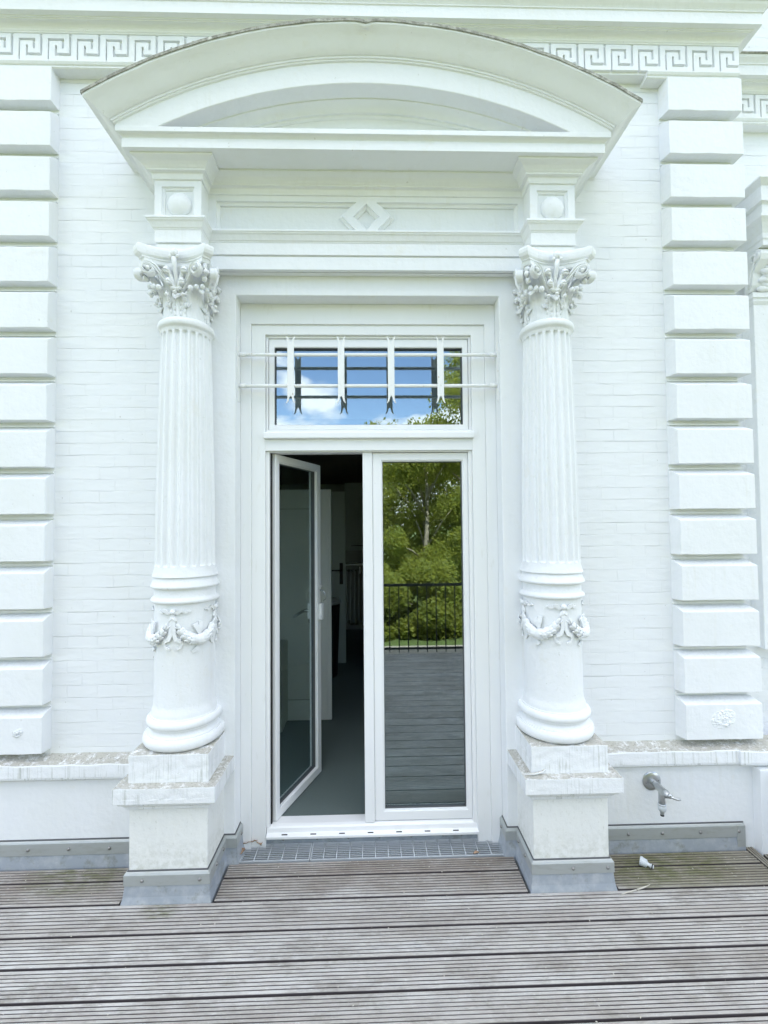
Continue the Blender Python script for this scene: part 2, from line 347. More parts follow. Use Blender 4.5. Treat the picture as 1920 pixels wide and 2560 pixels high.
# --- frieze, Greek key and eaves cornice following the wall and its step back
bm = BM(); wallpath = [(-5.5, 0), (BX, 0), (BX, RB), (6.5, RB)]
sweep(bm, wallpath, [(-.1, 4.345), (0.002, 4.345), (0.002, 4.515), (-.1, 4.515)]); fz = obj('frieze', bm, paint, villa)
def key(bm, x0, y0, pitch, n):
    sx, sz = pitch / 362., .148 / 305.
    for c_ in range(n):
        for (a, b2, t_, u) in ((80, 145, 125, 430), (145, 410, 125, 175), (350, 410, 175, 345), (260, 350, 295, 345), (260, 320, 205, 295), (165, 260, 205, 255), (165, 235, 255, 430), (235, 442, 380, 430)):
            X = x0 + c_ * pitch
            if c_ == n - 1 and a == 235: b2 = 410
            j = .0006 * noise.noise(Vector((X * 3, a, t_)))
            box(bm, X + (a - 80) * sx, X + (b2 - 80) * sx, y0 - .0145 + j, y0 + .001, 4.357 + (430 - u) * sz, 4.357 + (430 - t_) * sz)
bm = BM(); kp = .1575; nk = 48; key(bm, BX - .003 - nk * kp + 0.0203, -.002, kp, nk); bmesh.ops.remove_doubles(bm, verts=bm.verts, dist=1e-6); obj('greek_key_border', bm, paint, fz, merge=False)
bm = BM(); key(bm, BX + .03, RB - .002, kp, 8); obj('greek_key_border', bm, paint, fz, merge=False)
mprof = [(-.1, 4.318), (.006, 4.318), (.012, 4.322), (.012, 4.330), (.018, 4.334), (.024, 4.345), (.024, 4.351), (-.1, 4.353)]
bm = BM(); sweep(bm, [(-5.5, 0), (-.9, 0)], mprof); obj('frieze_moulding', bm, paint, fz)
bm = BM(); sweep(bm, [(1.60, .0), (BX, .0)], mprof); obj('frieze_moulding', bm, paint, fz)
bm = BM(); sweep(bm, [(BX + .01, RB), (6.5, RB)], mprof); obj('frieze_moulding', bm, paint, fz)
cv = [(.008, 4.516), (.012, 4.518), (.012, 4.523), (.016, 4.526)] + [(.016 + .032 * (1 - math.cos(t_ * math.pi / 2)), 4.526 + .026 * math.sin(t_ * math.pi / 2)) for t_ in (0.2, .4, .6, .8, 1.)] + [(.052, 4.552), (.052, 4.556), (.060, 4.556), (.060, 4.560), (.086, 4.562)]
cv += [(.086, 4.625), (.092, 4.627), (.092, 4.632), (.098, 4.640), (.110, 4.652), (.116, 4.662), (.116, 4.674), (.10, 4.680), (-.1, 4.72)]
bm = BM(); sweep(bm, wallpath, [(-.1, 4.5155)] + cv); obj('eaves_cornice', bm, paint, villa, bev=.0015)
bm = BM(); sweep(bm, wallpath, [(.1, 4.676), (.120, 4.665), (.124, 4.667), (.124, 4.674), (-.04, 4.712), (-.1, 4.712), (-.1, 4.70)]); obj('lead_capping', bm, dirty, villa)

# --- door surround: flat pilasters and head, then the stepped timber boards
XS, ZS = .7317, 3.0536
def ushape(bm, xo, zo, xi, zi, y0, y1, zb=-.02):
    prism(bm, [(-xo, zb), (-xi, zb), (-xi, zi), (xi, zi), (xi, zb), (xo, zb), (xo, zo), (-xo, zo)], 'y', y0, y1)
bm = BM(); ushape(bm, 1.089, 3.17, XS, ZS, 0, .21); sur = obj('door_surround', bm, paint, villa, bev=.004)
bm = BM(); ushape(bm, XS - .0005, ZS - .0005, .672, 2.937, .096, .21); obj('casing_board', bm, timber, sur, bev=.002)
bm = BM(); ushape(bm, .6715, 2.9365, .595, 2.880, .108, .21); box(bm, -.5949, .5949, .108, .21, 2.2075, 2.274); obj('casing_board', bm, timber, sur, bev=.002)
bm = BM(); box(bm, -1.09, -.62, .2101, .5, .0931, 3.17); box(bm, .62, 1.09, .2101, .5, .0931, 3.17); box(bm, -.6199, .6199, .2101, .5, 2.89, 3.17); obj('wall_lining', bm, paint, villa)

# --- entablature
HF = .1188; YF = YC - HF; YP = -.0705
xo, xi = XC + HF, XC - HF
epath = [(-xo, .07), (-xo, YF), (-xi, YF), (-xi, YP), (xi, YP), (xi, YF), (xo, YF), (xo, .07)]
bm = BM()
sweep(bm, epath, [(-.03, 3.162), (-.007, 3.162), (-.007, 3.2325), (-.013, 3.2335), (-.013, 3.2385), (0, 3.2395), (0, 3.303), (.003, 3.305), (.003, 3.309), (.009, 3.313), (.013, 3.322), (.020, 3.336), (.028, 3.342), (.028, 3.346), (.033, 3.348), (.033, 3.357), (.03, 3.360), (0, 3.368)])
prism(bm, [(-xi - .01, YP + .036), (xi + .01, YP + .036), (xi + .01, .0), (-xi - .01, .0)], 'z', 3.1621, 3.1651)
for s in (-1, 1): prism(bm, [(s * XC - .1, YF + .03), (s * XC + .1, YF + .03), (s * XC + .1, .0), (s * XC - .1, .0)], 'z', 3.1621, 3.1651)
sweep(bm, epath, [(0, 3.563), (.008, 3.564), (.010, 3.572), (.012, 3.590), (.016, 3.594), (.031, 3.596), (.031, 3.604), (.036, 3.607), (.042, 3.614), (.056, 3.624), (.074, 3.630), (.084, 3.634), (.084, 3.6435)])
ent = obj('entablature', bm, paint, villa, bev=.0015)
# frieze of the entablature with its sunk panels
bm = BM(); zt, zb, zm = 3.534, 3.376, 3.455
sq = lambda cx_, cz_, a_, b_: [(cx_ - a_, cz_ - b_), (cx_ + a_, cz_ - b_), (cx_ + a_, cz_ + b_), (cx_ - a_, cz_ + b_)]
hl = [(-.815, zb), (-.060, zb), (-.137, zm), (-.060, zt), (-.815, zt)]
hr = [(.825, zt), (.048, zt), (.125, zm), (.048, zb), (.825, zb)]
dm = [(-.006, 3.380), (.066, 3.453), (-.006, 3.526), (-.078, 3.453)]
holed(bm, YP, [(-xi, 3.368), (xi, 3.368), (xi, 3.563), (-xi, 3.563)], [hl, hr, dm], [(.001, .012), (.014, .019), (.0145, .029), (.016, .029)])
for s in (-1, 1):
    holed(bm, YF, sq(s * XC, 3.4655, HF, .0975), [sq(s * XC, 3.452, .083, .080)], [(.002, .008), (.012, .012), (.014, .018)])
    for xx, yb in ((s * xi, YP), (s * xo, .07)): bm.faces.new([bm.verts.new(p) for p in ((xx, YF, 3.368), (xx, yb, 3.368), (xx, yb, 3.563), (xx, YF, 3.563))])
obj('frieze_panel', bm, paint, ent)
for s in (-1, 1):
    bm = BM(); blob(bm, (s * XC + .003, YF + .016, 3.443), (.063, 0, 0), (0, .034, 0), (0, 0, .064)); obj('round_boss', bm, carving, ent)

# --- pediment: level cornice, raking segmental cornice, tympanum
ped = obj('pediment', (lambda bm: (sweep(bm, [(-1.2029, .07), (-1.2029, -.2817), (1.2029, -.2817), (1.2029, .07)], [(-.27, 3.6437), (0, 3.6437), (0, 3.687), (-.003, 3.688), (-.003, 3.694), (.002, 3.699), (.010, 3.704), (.0217, 3.7065), (.0217, 3.729), (.020, 3.732), (-.27, 3.735)]), bm)[1])(BM()), paint, villa, bev=.0018)
CZ = 1.65
AP = [(2.60, .07), (2.524, -.394), (2.524, -.400), (2.511, -.399), (2.506, -.393), (2.498, -.381), (2.486, -.367), (2.470, -.353), (2.455, -.340), (2.446, -.329), (2.442, -.322), (2.442, -.316), (2.433, -.315), (2.433, -.310), (2.426, -.308), (2.424, -.300), (2.417, -.299), (2.322, -.299), (2.319, -.296), (2.319, -.222), (2.312, -.221), (2.310, -.212), (2.305, -.195), (2.296, -.181), (2.286, -.174), (2.286, -.163), (2.276, -.162), (2.272, -.155), (2.272, -.150), (2.262, -.150)]
def aend(r_, y):
    if r_ >= 2.424: return min(1.2246 + (-.303 - y), 1.3225) if y < 0 else 1.3215
    return math.sqrt(r_ * r_ - (3.7325 - CZ) ** 2)
def apt(r_, y, t_):
    e = aend(r_, y); th = math.asin(e / r_) * t_
    wob = .0035 * noise.noise(Vector((t_ * 14, y * 20, 1))) if r_ > 2.5 else .0012 * noise.noise(Vector((t_ * 20, r_ * 9, 2)))
    dip = -.012 * math.exp(-((t_ - .0) / .018) ** 2) if r_ > 2.5 and y < 0 else 0
    rr = r_ + wob + dip
    return (rr * math.sin(th), y, CZ + rr * math.cos(th))
NA = 110
bm = BM()
loft(bm, [[apt(r_, y, -1 + 2 * i / NA) for r_, y in AP] for i in range(NA + 1)], closed=False, caps=False)
for s in (-1, 1):   # the return of the cyma along the flanks, back to the wall
    pts = [apt(r_, y, s) for r_, y in AP if r_ >= 2.424 and y < 0]
    loft(bm, [pts, [(p[0], .07, p[2]) for p in pts]], closed=False, caps=False)
bmesh.ops.remove_doubles(bm, verts=bm.verts, dist=1e-5)
for f in bm.faces: f.smooth = True
ac = obj('raking_cornice', bm, paint, ped)
m_ = ac.modifiers.new('split', 'EDGE_SPLIT'); m_.split_angle = R(28)
bm = BM(); ring = [(2.262 * math.sin(a_), -.150, CZ + 2.262 * math.cos(a_)) for a_ in [math.asin(.95 / 2.262) * (-1 + 2 * i / 40) for i in range(41)]]
bm.faces.new([bm.verts.new(p) for p in ring + [(.95, -.150, 3.7), (-.95, -.150, 3.7)]]); obj('tympanum', bm, paint, ped)
# dirty lead edge of the raking cornice
bm = BM(); LP = [(2.60, .07), (2.534, -.398), (2.531, -.404), (2.519, -.4035), (2.5185, -.4005)]
loft(bm, [[apt(r_, y - .0012 + .002 * noise.noise(Vector((i * .35, r_, 0))), -1 + 2 * i / NA) for r_, y in LP] for i in range(NA + 1)], closed=False, caps=False)
for s in (-1, 1):
    pts = [(p[0] + s * .003, p[1], p[2]) for p in [apt(r_, y, s) for r_, y in LP if y < 0]]
    loft(bm, [pts, [(p[0], .07, p[2]) for p in pts]], closed=False, caps=False)
obj('lead_capping', bm, dirty, ped)

# --- columns
def leaf(bm, ang, z0, hgt, wid, curl, r0, lobes=4, rfun=None):
    nu, nv = 22, 11; rows = []
    ca, sa = math.cos(ang), math.sin(ang)
    for i in range(nu + 1):
        u = i / nu
        # rise then curl out and down
        a_ = min(1, max(0, (u - .62) / .38)); zz = z0 + hgt * (u / .62 if u < .62 else 1 + .22 * math.sin(a_ * math.pi * .9)) - (hgt * .24 * a_ ** 2)
        rr = r0 + .010 + .012 * u + curl * (a_ ** 1.3)
        wv = wid * (math.sin(math.pi * min(1, .35 + .6 * u)) ** .5) * (1 if u < .8 else math.sqrt(max(0.02, 1 - ((u - .8) / .2) ** 2)))
        wv *= .78 + .22 * abs(math.sin(math.pi * lobes * u))
        row = []
        for j in range(nv + 1):
            v = j / nv * 2 - 1
            d_ = rr - .010 * v * v + .0035 * math.cos(v * math.pi * 3) * (1 - u * .3) + .004 * max(0, 1 - abs(v) * 6)
            x_, y_ = wv * v, d_
            row.append(bm.verts.new((x_ * -sa + y_ * ca, x_ * ca + y_ * sa, zz - .006 * abs(v) * a_)))
        rows.append(row)
    base = []
    for a_, b2 in zip(rows, rows[1:]):
        for j in range(nv): f = bm.faces.new((a_[j], a_[j + 1], b2[j + 1], b2[j])); f.smooth = True; base.append(f)
    return base
def capital_mesh():
    bm = BM()
    lathe(bm, [(2.845, .098), (2.88, .100), (2.95, .102), (3.02, .106), (3.07, .118), (3.10, .136), (3.116, .142)], 40)
    # abacus with hollow sides and cut corners
    def ab(k):
        pts = []
        for q in range(4):
            rot = q * math.pi / 2
            P = [(-.166 * k, -.200 * k)] + [(-.166 * k + .332 * k * i / 10, -.200 * k + (.062 * k) * (1 - ((i - 5) / 5.) ** 2)) for i in range(1, 10)] + [(.166 * k, -.200 * k)]
            for x_, y_ in P: pts.append((x_ * math.cos(rot) - y_ * math.sin(rot), x_ * math.sin(rot) + y_ * math.cos(rot)))
        return pts
    loft(bm, [[(x_, y_, zz) for x_, y_ in ab(k)] for zz, k in ((3.106, .80), (3.112, .85), (3.128, .865), (3.130, .90), (3.137, .905), (3.139, .93), (3.146, .975), (3.160, 1.0), (3.176, 1.005), (3.186, .99), (3.192, .96))])
    for q in range(4):
        rot = q * math.pi / 2; ca, sa = math.cos(rot), math.sin(rot)
        T = lambda x_, d_, zz: (x_ * ca + d_ * sa, x_ * sa - d_ * ca, zz)   # x along the face, d outward
        def ribbon3(pts, wid, th):
            """band whose flat side faces outward from the face: pts (x, d, z)"""
            rings = []
            for i, p in enumerate(pts):
                a_, b_ = pts[max(0, i - 1)], pts[min(len(pts) - 1, i + 1)]; tx, tz = b_[0] - a_[0], b_[2] - a_[2]; l_ = math.hypot(tx, tz) or 1; nx_, nz_ = -tz / l_, tx / l_; w2 = wid[i]
                rings.append([T(p[0] + nx_ * w2, p[1] - .030, p[2] + nz_ * w2), T(p[0] + nx_ * w2, p[1], p[2] + nz_ * w2), T(p[0] + nx_ * w2 * .55, p[1] + th, p[2] + nz_ * w2 * .55), T(p[0], p[1] + th * .2, p[2]), T(p[0] - nx_ * w2 * .55, p[1] + th, p[2] - nz_ * w2 * .55), T(p[0] - nx_ * w2, p[1], p[2] - nz_ * w2), T(p[0] - nx_ * w2, p[1] - .030, p[2] - nz_ * w2)])
            loft(bm, rings)
        for s in (-1, 1):
            # stalk and scroll
            pts = []; wid = []
            for i in range(9):
                u = i / 8; x_ = s * (.010 + .080 * u); pts.append((x_, .118 + .60 * abs(x_) * u, 2.975 + .108 * u ** .95)); wid.append(.010 + .002 * u)
            cx_, cz_, r0 = .116, 3.063, .031
            for i in range(1, 40):
                u = i / 39; a_ = math.pi * (.70 - 2 * 1.35 * u); r_ = r0 * (1 - .72 * u) + .001
                x_ = s * (cx_ + r_ * math.cos(a_)); pts.append((x_, .118 + .60 * abs(x_) + .006 * u, cz_ + r_ * math.sin(a_))); wid.append(.0095 - .0050 * u)
            ribbon3(pts, wid, .006)
            blob(bm, T(s * cx_, .118 + .60 * cx_ + .004, cz_), T(.011, 0, 0), T(0, .012, 0), (0, 0, .011))
            # inner fronds: stalks from the centre that curl over outward
            for (ex, ez, k) in ((.036, 3.030, 1.), (.046, 3.086, 1.2)):
                pts = []; rad = []
                for i in range(12):
                    u = i / 11; pts.append(T(s * ex * math.sin(min(1, u * 1.1) * math.pi / 2), .124 + .030 * u, 2.985 + (ez - 2.985) * math.sin(min(1, u * 1.25) * math.pi / 2) - .022 * max(0, u - .72) * 3)); rad.append((.008 + .007 * u ** 2) * k)
                tube(bm, pts, rad, 8); blob(bm, pts[-1], T(.016 * k, 0, -.004), T(0, .010, 0), T(s * .003, 0, .008), lump=.3)
        # central flower rising over the abacus
        tube(bm, [T(0, .122, 2.98), T(0, .135, 3.05), T(0, .156, 3.10), T(0, .160, 3.135)], [.013, .010, .012, .013], 8)
        blob(bm, T(0, .160, 3.158), T(.019, 0, 0), T(0, .014, 0), (0, 0, .024), lump=.35)
        for s in (-1, 1): blob(bm, T(s * .017, .160, 3.140), T(.011, 0, .003), T(0, .010, 0), (0, 0, .010), lump=.3)
        for s in (-1, 0, 1): blob(bm, T(s * .017, .128, 2.990 + .003 * abs(s)), T(.015, 0, 0), T(0, .012, 0), (0, 0, .010), lump=.4)
    for q in range(4):      # big leaves under the scrolls, smaller leaves on the axes, low leaves between
        a_ = q * math.pi / 2; b_ = a_ + math.pi / 4
        leaf(bm, b_, 2.848, .140, .055, .082, .098)
        leaf(bm, a_, 2.848, .104, .044, .034, .100)
        for s in (-1, 1): leaf(bm, a_ + s * .43, 2.848, .070, .026, .018, .098, 3)
        for k in (-.30, -.15, 0, .15, .30): blob(bm, ((.186 - .05 * abs(k)) * math.cos(b_ + k), (.186 - .05 * abs(k)) * math.sin(b_ + k), 3.000 - .05 * abs(k)), (.013, 0, 0), (0, .013, 0), (0, 0, .015), lump=.4)
        for k in (-.28, 0, .28): blob(bm, (.150 * math.cos(a_ + k), .150 * math.sin(a_ + k), 2.962 - .03 * abs(k)), (.011, 0, 0), (0, .011, 0), (0, 0, .009), lump=.4)
        for s in (-1, 1):   # lobed leaf edges
            for i in range(4):
                bb = b_ + s * (.47 - .02 * i); rr = .114 + .009 * i; blob(bm, (rr * math.cos(bb), rr * math.sin(bb), 2.885 + i * .027), (.006, 0, 0), (0, .006, 0), (0, 0, .013), lump=.4)
            for i in range(3): bb = a_ + s * (.13); blob(bm, (.113 * math.cos(bb), .113 * math.sin(bb), 2.872 + i * .026), (.005, 0, 0), (0, .005, 0), (0, 0, .012), lump=.4)
        for zz, rr, sz in ((3.092, .214, .013), (3.062, .222, .014), (3.032, .208, .013)): blob(bm, (rr * math.cos(b_), rr * math.sin(b_), zz), (sz, 0, 0), (0, sz, 0), (0, 0, sz * 1.2), lump=.6)
    return bm
def flute_mesh():
    bm = BM(); NF = 20; per = 12; n = NF * per; zt_, zb_ = 2.785, 1.575
    def rad(zz): u = max(0., zz - 1.53) / (2.80 - 1.53); return .148 - .004 * u - .021 * u ** 1.8
    zs = [1.525] + [zb_ - .008, zb_] + [zb_ + .013 * k / 5 for k in range(1, 6)] + [zb_ + .013 + (zt_ - zb_ - .026) * k / 14 for k in range(1, 14)] + [zt_ - .013 + .013 * k / 5 for k in range(6)] + [zt_ + .006, 2.80]
    rings = []
    for zz in zs:
        ring = []
        if zt_ - .013 < zz <= zt_: e = math.sqrt(max(0, 1 - ((zz - zt_ + .013) / .013) ** 2))
        elif zb_ <= zz < zb_ + .013: e = math.sqrt(max(0, 1 - ((zb_ + .013 - zz) / .013) ** 2))
        elif zb_ + .013 <= zz <= zt_ - .013: e = 1
        else: e = 0
        for i in range(n):
            ph = (i % per) / per * 2 - 1; hw = .70 * e; q = 0
            if hw > 0 and abs(ph) < hw: q = math.sqrt(1 - (ph / hw) ** 2) * .0145 * e ** .3
            ext = .012 * max(0, (1.55 - zz) / .025) if zz < 1.55 else 0
            ext += .006 * max(0, (zz - 2.785) / .015) if zz > 2.785 else 0
            r_ = rad(zz) - q + ext; a_ = 2 * math.pi * (i + per * .5) / n; ring.append((r_ * math.cos(a_), r_ * math.sin(a_), zz))
        rings.append(ring)
    loft(bm, rings, smooth=True, caps=False); return bm
def garland_mesh():
    bm = BM(); rnd = random.Random(4); RD = .148
    for q in range(4):
        for i in range(13):
            u = (i + .5) / 13; ph = -math.pi / 2 + q * math.pi / 2 + u * math.pi / 2
            sag = 4 * u * (1 - u); zz = 1.345 - .130 * sag ** .85; rt_ = .006 + .021 * sag ** 1.3
            sgn = 1 if u < .5 else -1
            tn = Vector((-math.sin(ph), math.cos(ph), 0)); dz = -.130 * .85 * (4 * (1 - 2 * u)) / (math.pi / 2) / RD * .9
            tn = Vector((tn.x, tn.y, dz)).normalized(); nr_ = Vector((math.cos(ph), math.sin(ph), 0)); up_ = tn.cross(nr_)
            k = 2 if rt_ < .014 else (4 if rt_ < .026 else 5)
            for j in range(k):
                al = -1.25 + 2.5 * (j + .5 * (i % 2)) / (k - .5) if k > 1 else 0
                dirn = nr_ * math.cos(al) + up_ * math.sin(al)
                c_ = nr_ * (RD + rt_ * .35) + Vector((0, 0, zz)) + dirn * rt_ * .8
                ln = (.013 + .013 * sag) * (.9 + .3 * rnd.random()); wd = .0060 + .0060 * sag
                ax = (tn * sgn * 1. + dirn * -.22).normalized()
                blob(bm, c_, ax * ln, dirn.cross(ax).normalized() * wd, dirn * wd * .55)
        # knot with ribbons
        ph = -math.pi / 2 + q * math.pi / 2
        def P(s_, zz, off=.004):   # s_: arc length to the side of the knot
            a_ = ph + s_ / RD; return Vector(((RD + off) * math.cos(a_), (RD + off) * math.sin(a_), zz))
        kn = P(0, 1.358, .008); rr = Vector((math.cos(ph), math.sin(ph), 0)); sd = Vector((-math.sin(ph), math.cos(ph), 0))
        blob(bm, kn, sd * .0145, rr * .013, (0, 0, .0145))
        def ribbon(pts, wd, th=.0075):
            rings = []
            for i, (s_, zz, off) in enumerate(pts):
                p0 = pts[max(0, i - 1)]; p1 = pts[min(len(pts) - 1, i + 1)]; t_ = Vector((p1[0] - p0[0], p1[1] - p0[1])).normalized(); wn = Vector((-t_.y, t_.x)); w2 = (wd[i] if isinstance(wd, list) else wd) * 1.25
                rings.append([P(s_ + wn.x * w2, zz + wn.y * w2, off), P(s_ + wn.x * w2, zz + wn.y * w2, off + th), P(s_ - wn.x * w2, zz - wn.y * w2, off + th), P(s_ - wn.x * w2, zz - wn.y * w2, off)])
            loft(bm, rings, smooth=False)
        for s in (-1, 1):
            ribbon([(s * .010, 1.352, .002), (s * .022, 1.350, .003), (s * .032, 1.362, .006), (s * .044, 1.366, .008)], [.003, .006, .007, .006])
            ribbon([(s * .044, 1.366, .006), (s * .048, 1.355, .002), (s * .060, 1.353, .001), (s * .072, 1.360, .002), (s * .082, 1.356, .001)], [.005, .004, .005, .004, .002])
            ribbon([(s * .004, 1.345, .002), (s * .006, 1.310, .002), (s * .008, 1.275, .003), (s * .009, 1.245, .004), (s * .018, 1.222, .006), (s * .038, 1.214, .006)], [.003, .005, .006, .007, .008, .008])
            ribbon([(s * .038, 1.214, .004), (s * .042, 1.198, .001), (s * .034, 1.182, .001), (s * .022, 1.176, .003), (s * .014, 1.172, .001)], [.007, .005, .004, .005, .002])
        # ribbon loop above the lowest point of the swag
        ph += math.pi / 4
        ribbon([(0, 1.245, .010), (-.010, 1.275, .012), (-.018, 1.295, .010)], [.004, .008, .009]); ribbon([(0, 1.245, .010), (.006, 1.275, .012), (.008, 1.305, .008)], [.004, .007, .008])
        ribbon([(0, 1.175, .002), (-.010, 1.165, .004), (-.028, 1.155, .001)], [.008, .008, .006])
    return bm
drum_prof = [(.684, .150), (.686, .178), (.694, .190), (.704, .1955), (.720, .1965), (.732, .1935), (.741, .187), (.7415, .179), (.747, .1785), (.7475, .172), (.754, .165), (.764, .162), (.774, .164), (.7785, .169), (.779, .173), (.784, .1735), (.7845, .176), (.790, .180), (.799, .182), (.809, .181), (.817, .177), (.822, .171), (.8225, .164), (.830, .1625), (.8305, .1595), (.842, .158), (.852, .157), (.866, .151), (.89, .148), (1.00, .147), (1.385, .147), (1.392, .1475), (1.3925, .156), (1.3975, .163), (1.404, .1655), (1.410, .1645), (1.417, .159), (1.421, .152), (1.425, .149), (1.466, .149), (1.4665, .160), (1.471, .166), (1.477, .1680), (1.482, .1665), (1.496, .159), (1.512, .1535), (1.526, .151), (1.530, .15), (1.53, .1)]
drum0 = None
def tr(bm, v): bmesh.ops.translate(bm, verts=bm.verts, vec=v); return bm
for s in (-1, 1):
    v = Vector((s * XC, YC, 0))
    bm = BM(); lathe(bm, drum_prof, 96)
    for vv in bm.verts:
        k = noise.noise(Vector((vv.co.x * 18, vv.co.y * 18, vv.co.z * 22 + s * 5))); rr = math.hypot(vv.co.x, vv.co.y); q = 1 + k * .006; vv.co.x *= q; vv.co.y *= q
    colm = obj('column', tr(bm, v), carving, villa, label='%s column, its plain lower drum hung with a carved garland' % ('left' if s < 0 else 'right'))
    colm.modifiers.new('split', 'EDGE_SPLIT').split_angle = R(50)
    bm = flute_mesh(); o = obj('fluted_shaft', tr(bm, v), carving, colm); o.modifiers.new('split', 'EDGE_SPLIT').split_angle = R(48)
    bm = BM(); lathe(bm, [(2.795, .120), (2.800, .130), (2.806, .131), (2.808, .136), (2.818, .141), (2.830, .1415), (2.840, .138), (2.848, .128), (2.850, .10)], 64); obj('astragal', tr(bm, v), carving, colm)
    bm = capital_mesh(); o = obj('capital', tr(bm, v), carving, colm, merge=False)
    bm = garland_mesh(); obj('garland', tr(bm, v), carving, colm, merge=False)
    # pedestal
    bm = BM(); h = .186
    path = [(s * XC - h, .03), (s * XC - h, YC - h), (s * XC + h, YC - h), (s * XC + h, .03)]
    if s < 0: path[-1] = (s * XC + h, .005); 
    else: path[0] = (s * XC - h, .005)
    box(bm, s * XC - h, s * XC + h, YC - h, .06, -.1, .440)
    pd = obj('pedestal', bm, dado_paint, villa, bev=.004)
    bm = BM(); sweep(bm, path, [(-.02, .425), (.004, .428), (.012, .434), (.014, .446), (.024, .456), (.034, .462), (.040, .4775), (-.02, .478)]); obj('bed_moulding', bm, cap_paint, pd)
    bm = BM(); h = .2384; xa, xb = s * XC - h, s * XC + h
    if s < 0: xb = -.7365
    else: xa = .7365
    box(bm, xa, xb, YC - h, .06, .4785, .552)
    bmesh.ops.subdivide_edges(bm, edges=bm.edges[:], cuts=14, use_grid_fill=True)
    for vv in bm.verts:
        q = noise.noise(vv.co * 26 + Vector((s * 3, 0, 0))); 
        if vv.co.z > .551: vv.co.z += .004 * q
        if vv.co.z > .50 and vv.co.y < YC - h + .002: vv.co.y += .0022 * q
    obj('cap', bm, cap_paint, pd, bev=.003, ang=60)
    bm = BM(); h = .1904; box(bm, s * XC - h, s * XC + h, YC - h, .06, .5505, .6842)
    bmesh.ops.subdivide_edges(bm, edges=bm.edges[:], cuts=14, use_grid_fill=True)
    for vv in bm.verts:
        q = noise.noise(vv.co * 30 + Vector((s * 7, 0, 0)))
        if vv.co.z > .683: vv.co.z += .0018 * q
        if vv.co.y < YC - h + .002 and vv.co.z > .56: vv.co.y += .0025 * q
        if abs(abs(vv.co.x - s * XC) - h) < .001: vv.co.x += .002 * noise.noise(vv.co * 60)
    obj('plinth_block', bm, cap_paint, pd, bev=.003, ang=60)
    # zinc upstand with its clamping strip, wrapped round the pedestal and into the door reveal
    h = .186
    zp = [(s * XC - h, -.001), (s * XC - h, YC - h), (s * XC + h, YC - h), (s * XC + h, 0), (-.7317, 0), (-.7317, .13)] if s < 0 else [(.7317, .13), (.7317, 0), (s * XC - h, 0), (s * XC - h, YC - h), (s * XC + h, YC - h), (s * XC + h, -.001)]
    bm = BM(); sweep(bm, zp, [(-.002, -.03), (.026, -.03), (.025, .002), (.018, .03), (.012, .086), (-.002, .088)], caps=False); zf = obj('zinc_flashing', bm, zinc, pd)
    bm = BM(); sweep(bm, zp, [(.0121, .078), (.0165, .080), (.0165, .128), (.011, .136), (.0065, .139), (-.001, .137)], caps=False); obj('clamping_strip', bm, alu, zf)
    bm = BM(); sweep(bm, zp, [(-.001, .1375), (.005, .1395), (.004, .1435), (-.001, .144)], caps=False); obj('shadow_line', bm, seal_shadow, zf)  # dark strip modelled as the shadow line above the clamping strip
    for (px, py, nx, ny) in [(s * XC - .115 * (1 if s < 0 else -.0) + (0 if s < 0 else -.0), YC - h - .016, 0, -1), (s * XC + (.155 if s < 0 else .17), YC - h - .016, 0, -1), (s * (XC - h) + s * -.016, -.06, -s, 0), (s * (XC - h) + s * -.016, -.16, -s, 0), (s * .715, .06, -s, 0)]:
        bm = BM(); blob(bm, (px, py, .104), (.0088, 0, 0), (0, .0085, 0), (0, 0, .0088)); obj('screw', bm, screwm, zf)
bm = BM(); tube(bm, [(.742, -.255, .560), (.79, -.262, .563), (.835, -.250, .566), (.85, -.243, .575)], [.002, .006, .006, .003], 6); o = obj('paint_flake', bm, cap_paint, pd)
# zinc upstand along the walls
for s in (-1, 1):
    path = [(-5.5, 0), (-1.15, 0)] if s < 0 else [(1.15, 0), (2.03, 0)]
    bm = BM(); sweep(bm, path, [(-.002, -.03), (.020, -.03), (.018, .0), (.010, .066), (-.002, .068)]); zf = obj('zinc_flashing', bm, zinc, villa)
    bm = BM(); sweep(bm, path, [(.0101, .062), (.0145, .064), (.0145, .124), (.010, .131), (.006, .134), (-.001, .133)])
    bj = BM(); sweep(bj, path, [(-.001, .1335), (.005, .1345), (.004, .139), (-.001, .140)]); obj('shadow_line', bj, seal_shadow, zf)  # the same painted shadow line, run along the wall
    if s > 0: box(bm, 1.985, 2.0305, -.0165, 0, -.03, .126)
    obj('clamping_strip', bm, alu, zf, bev=.001)
    for px in ([-1.80, -1.59, -1.38, -2.01] if s < 0 else [1.385, 1.572, 1.782, 1.995]):
        bm = BM(); blob(bm, (px, -.0155, .095), (.009, 0, 0), (0, .007, 0), (0, 0, .009)); obj('screw', bm, screwm, zf)

# --- transom window
def frame(bm, x0, x1, z0, z1, wx, wzb, wzt, y0, y1, wr=None):
    """rectangular frame as one ring"""
    o4 = [(x0, z0), (x1, z0), (x1, z1), (x0, z1)]; wr = wx if wr is None else wr; i4 = [(x0 + wx, z0 + wzb), (x1 - wr, z0 + wzb), (x1 - wr, z1 - wzt), (x0 + wx, z1 - wzt)]
    loft(bm, [[(p[0], y0, p[1]) for p in o4], [(p[0], y0, p[1]) for p in i4], [(p[0], y1, p[1]) for p in i4], [(p[0], y1, p[1]) for p in o4], [(p[0], y0, p[1]) for p in o4]], caps=False)
bm = BM(); frame(bm, -.5935, .5945, 2.3185, 2.879, .012, .012, .012, .126, .2); tw = obj('transom_window', bm, pvc, villa, bev=.0015)
bm = BM(); frame(bm, -.580, .581, 2.332, 2.866, .032, .030, .050, .134, .19); obj('sash', bm, pvc, tw, bev=.004)
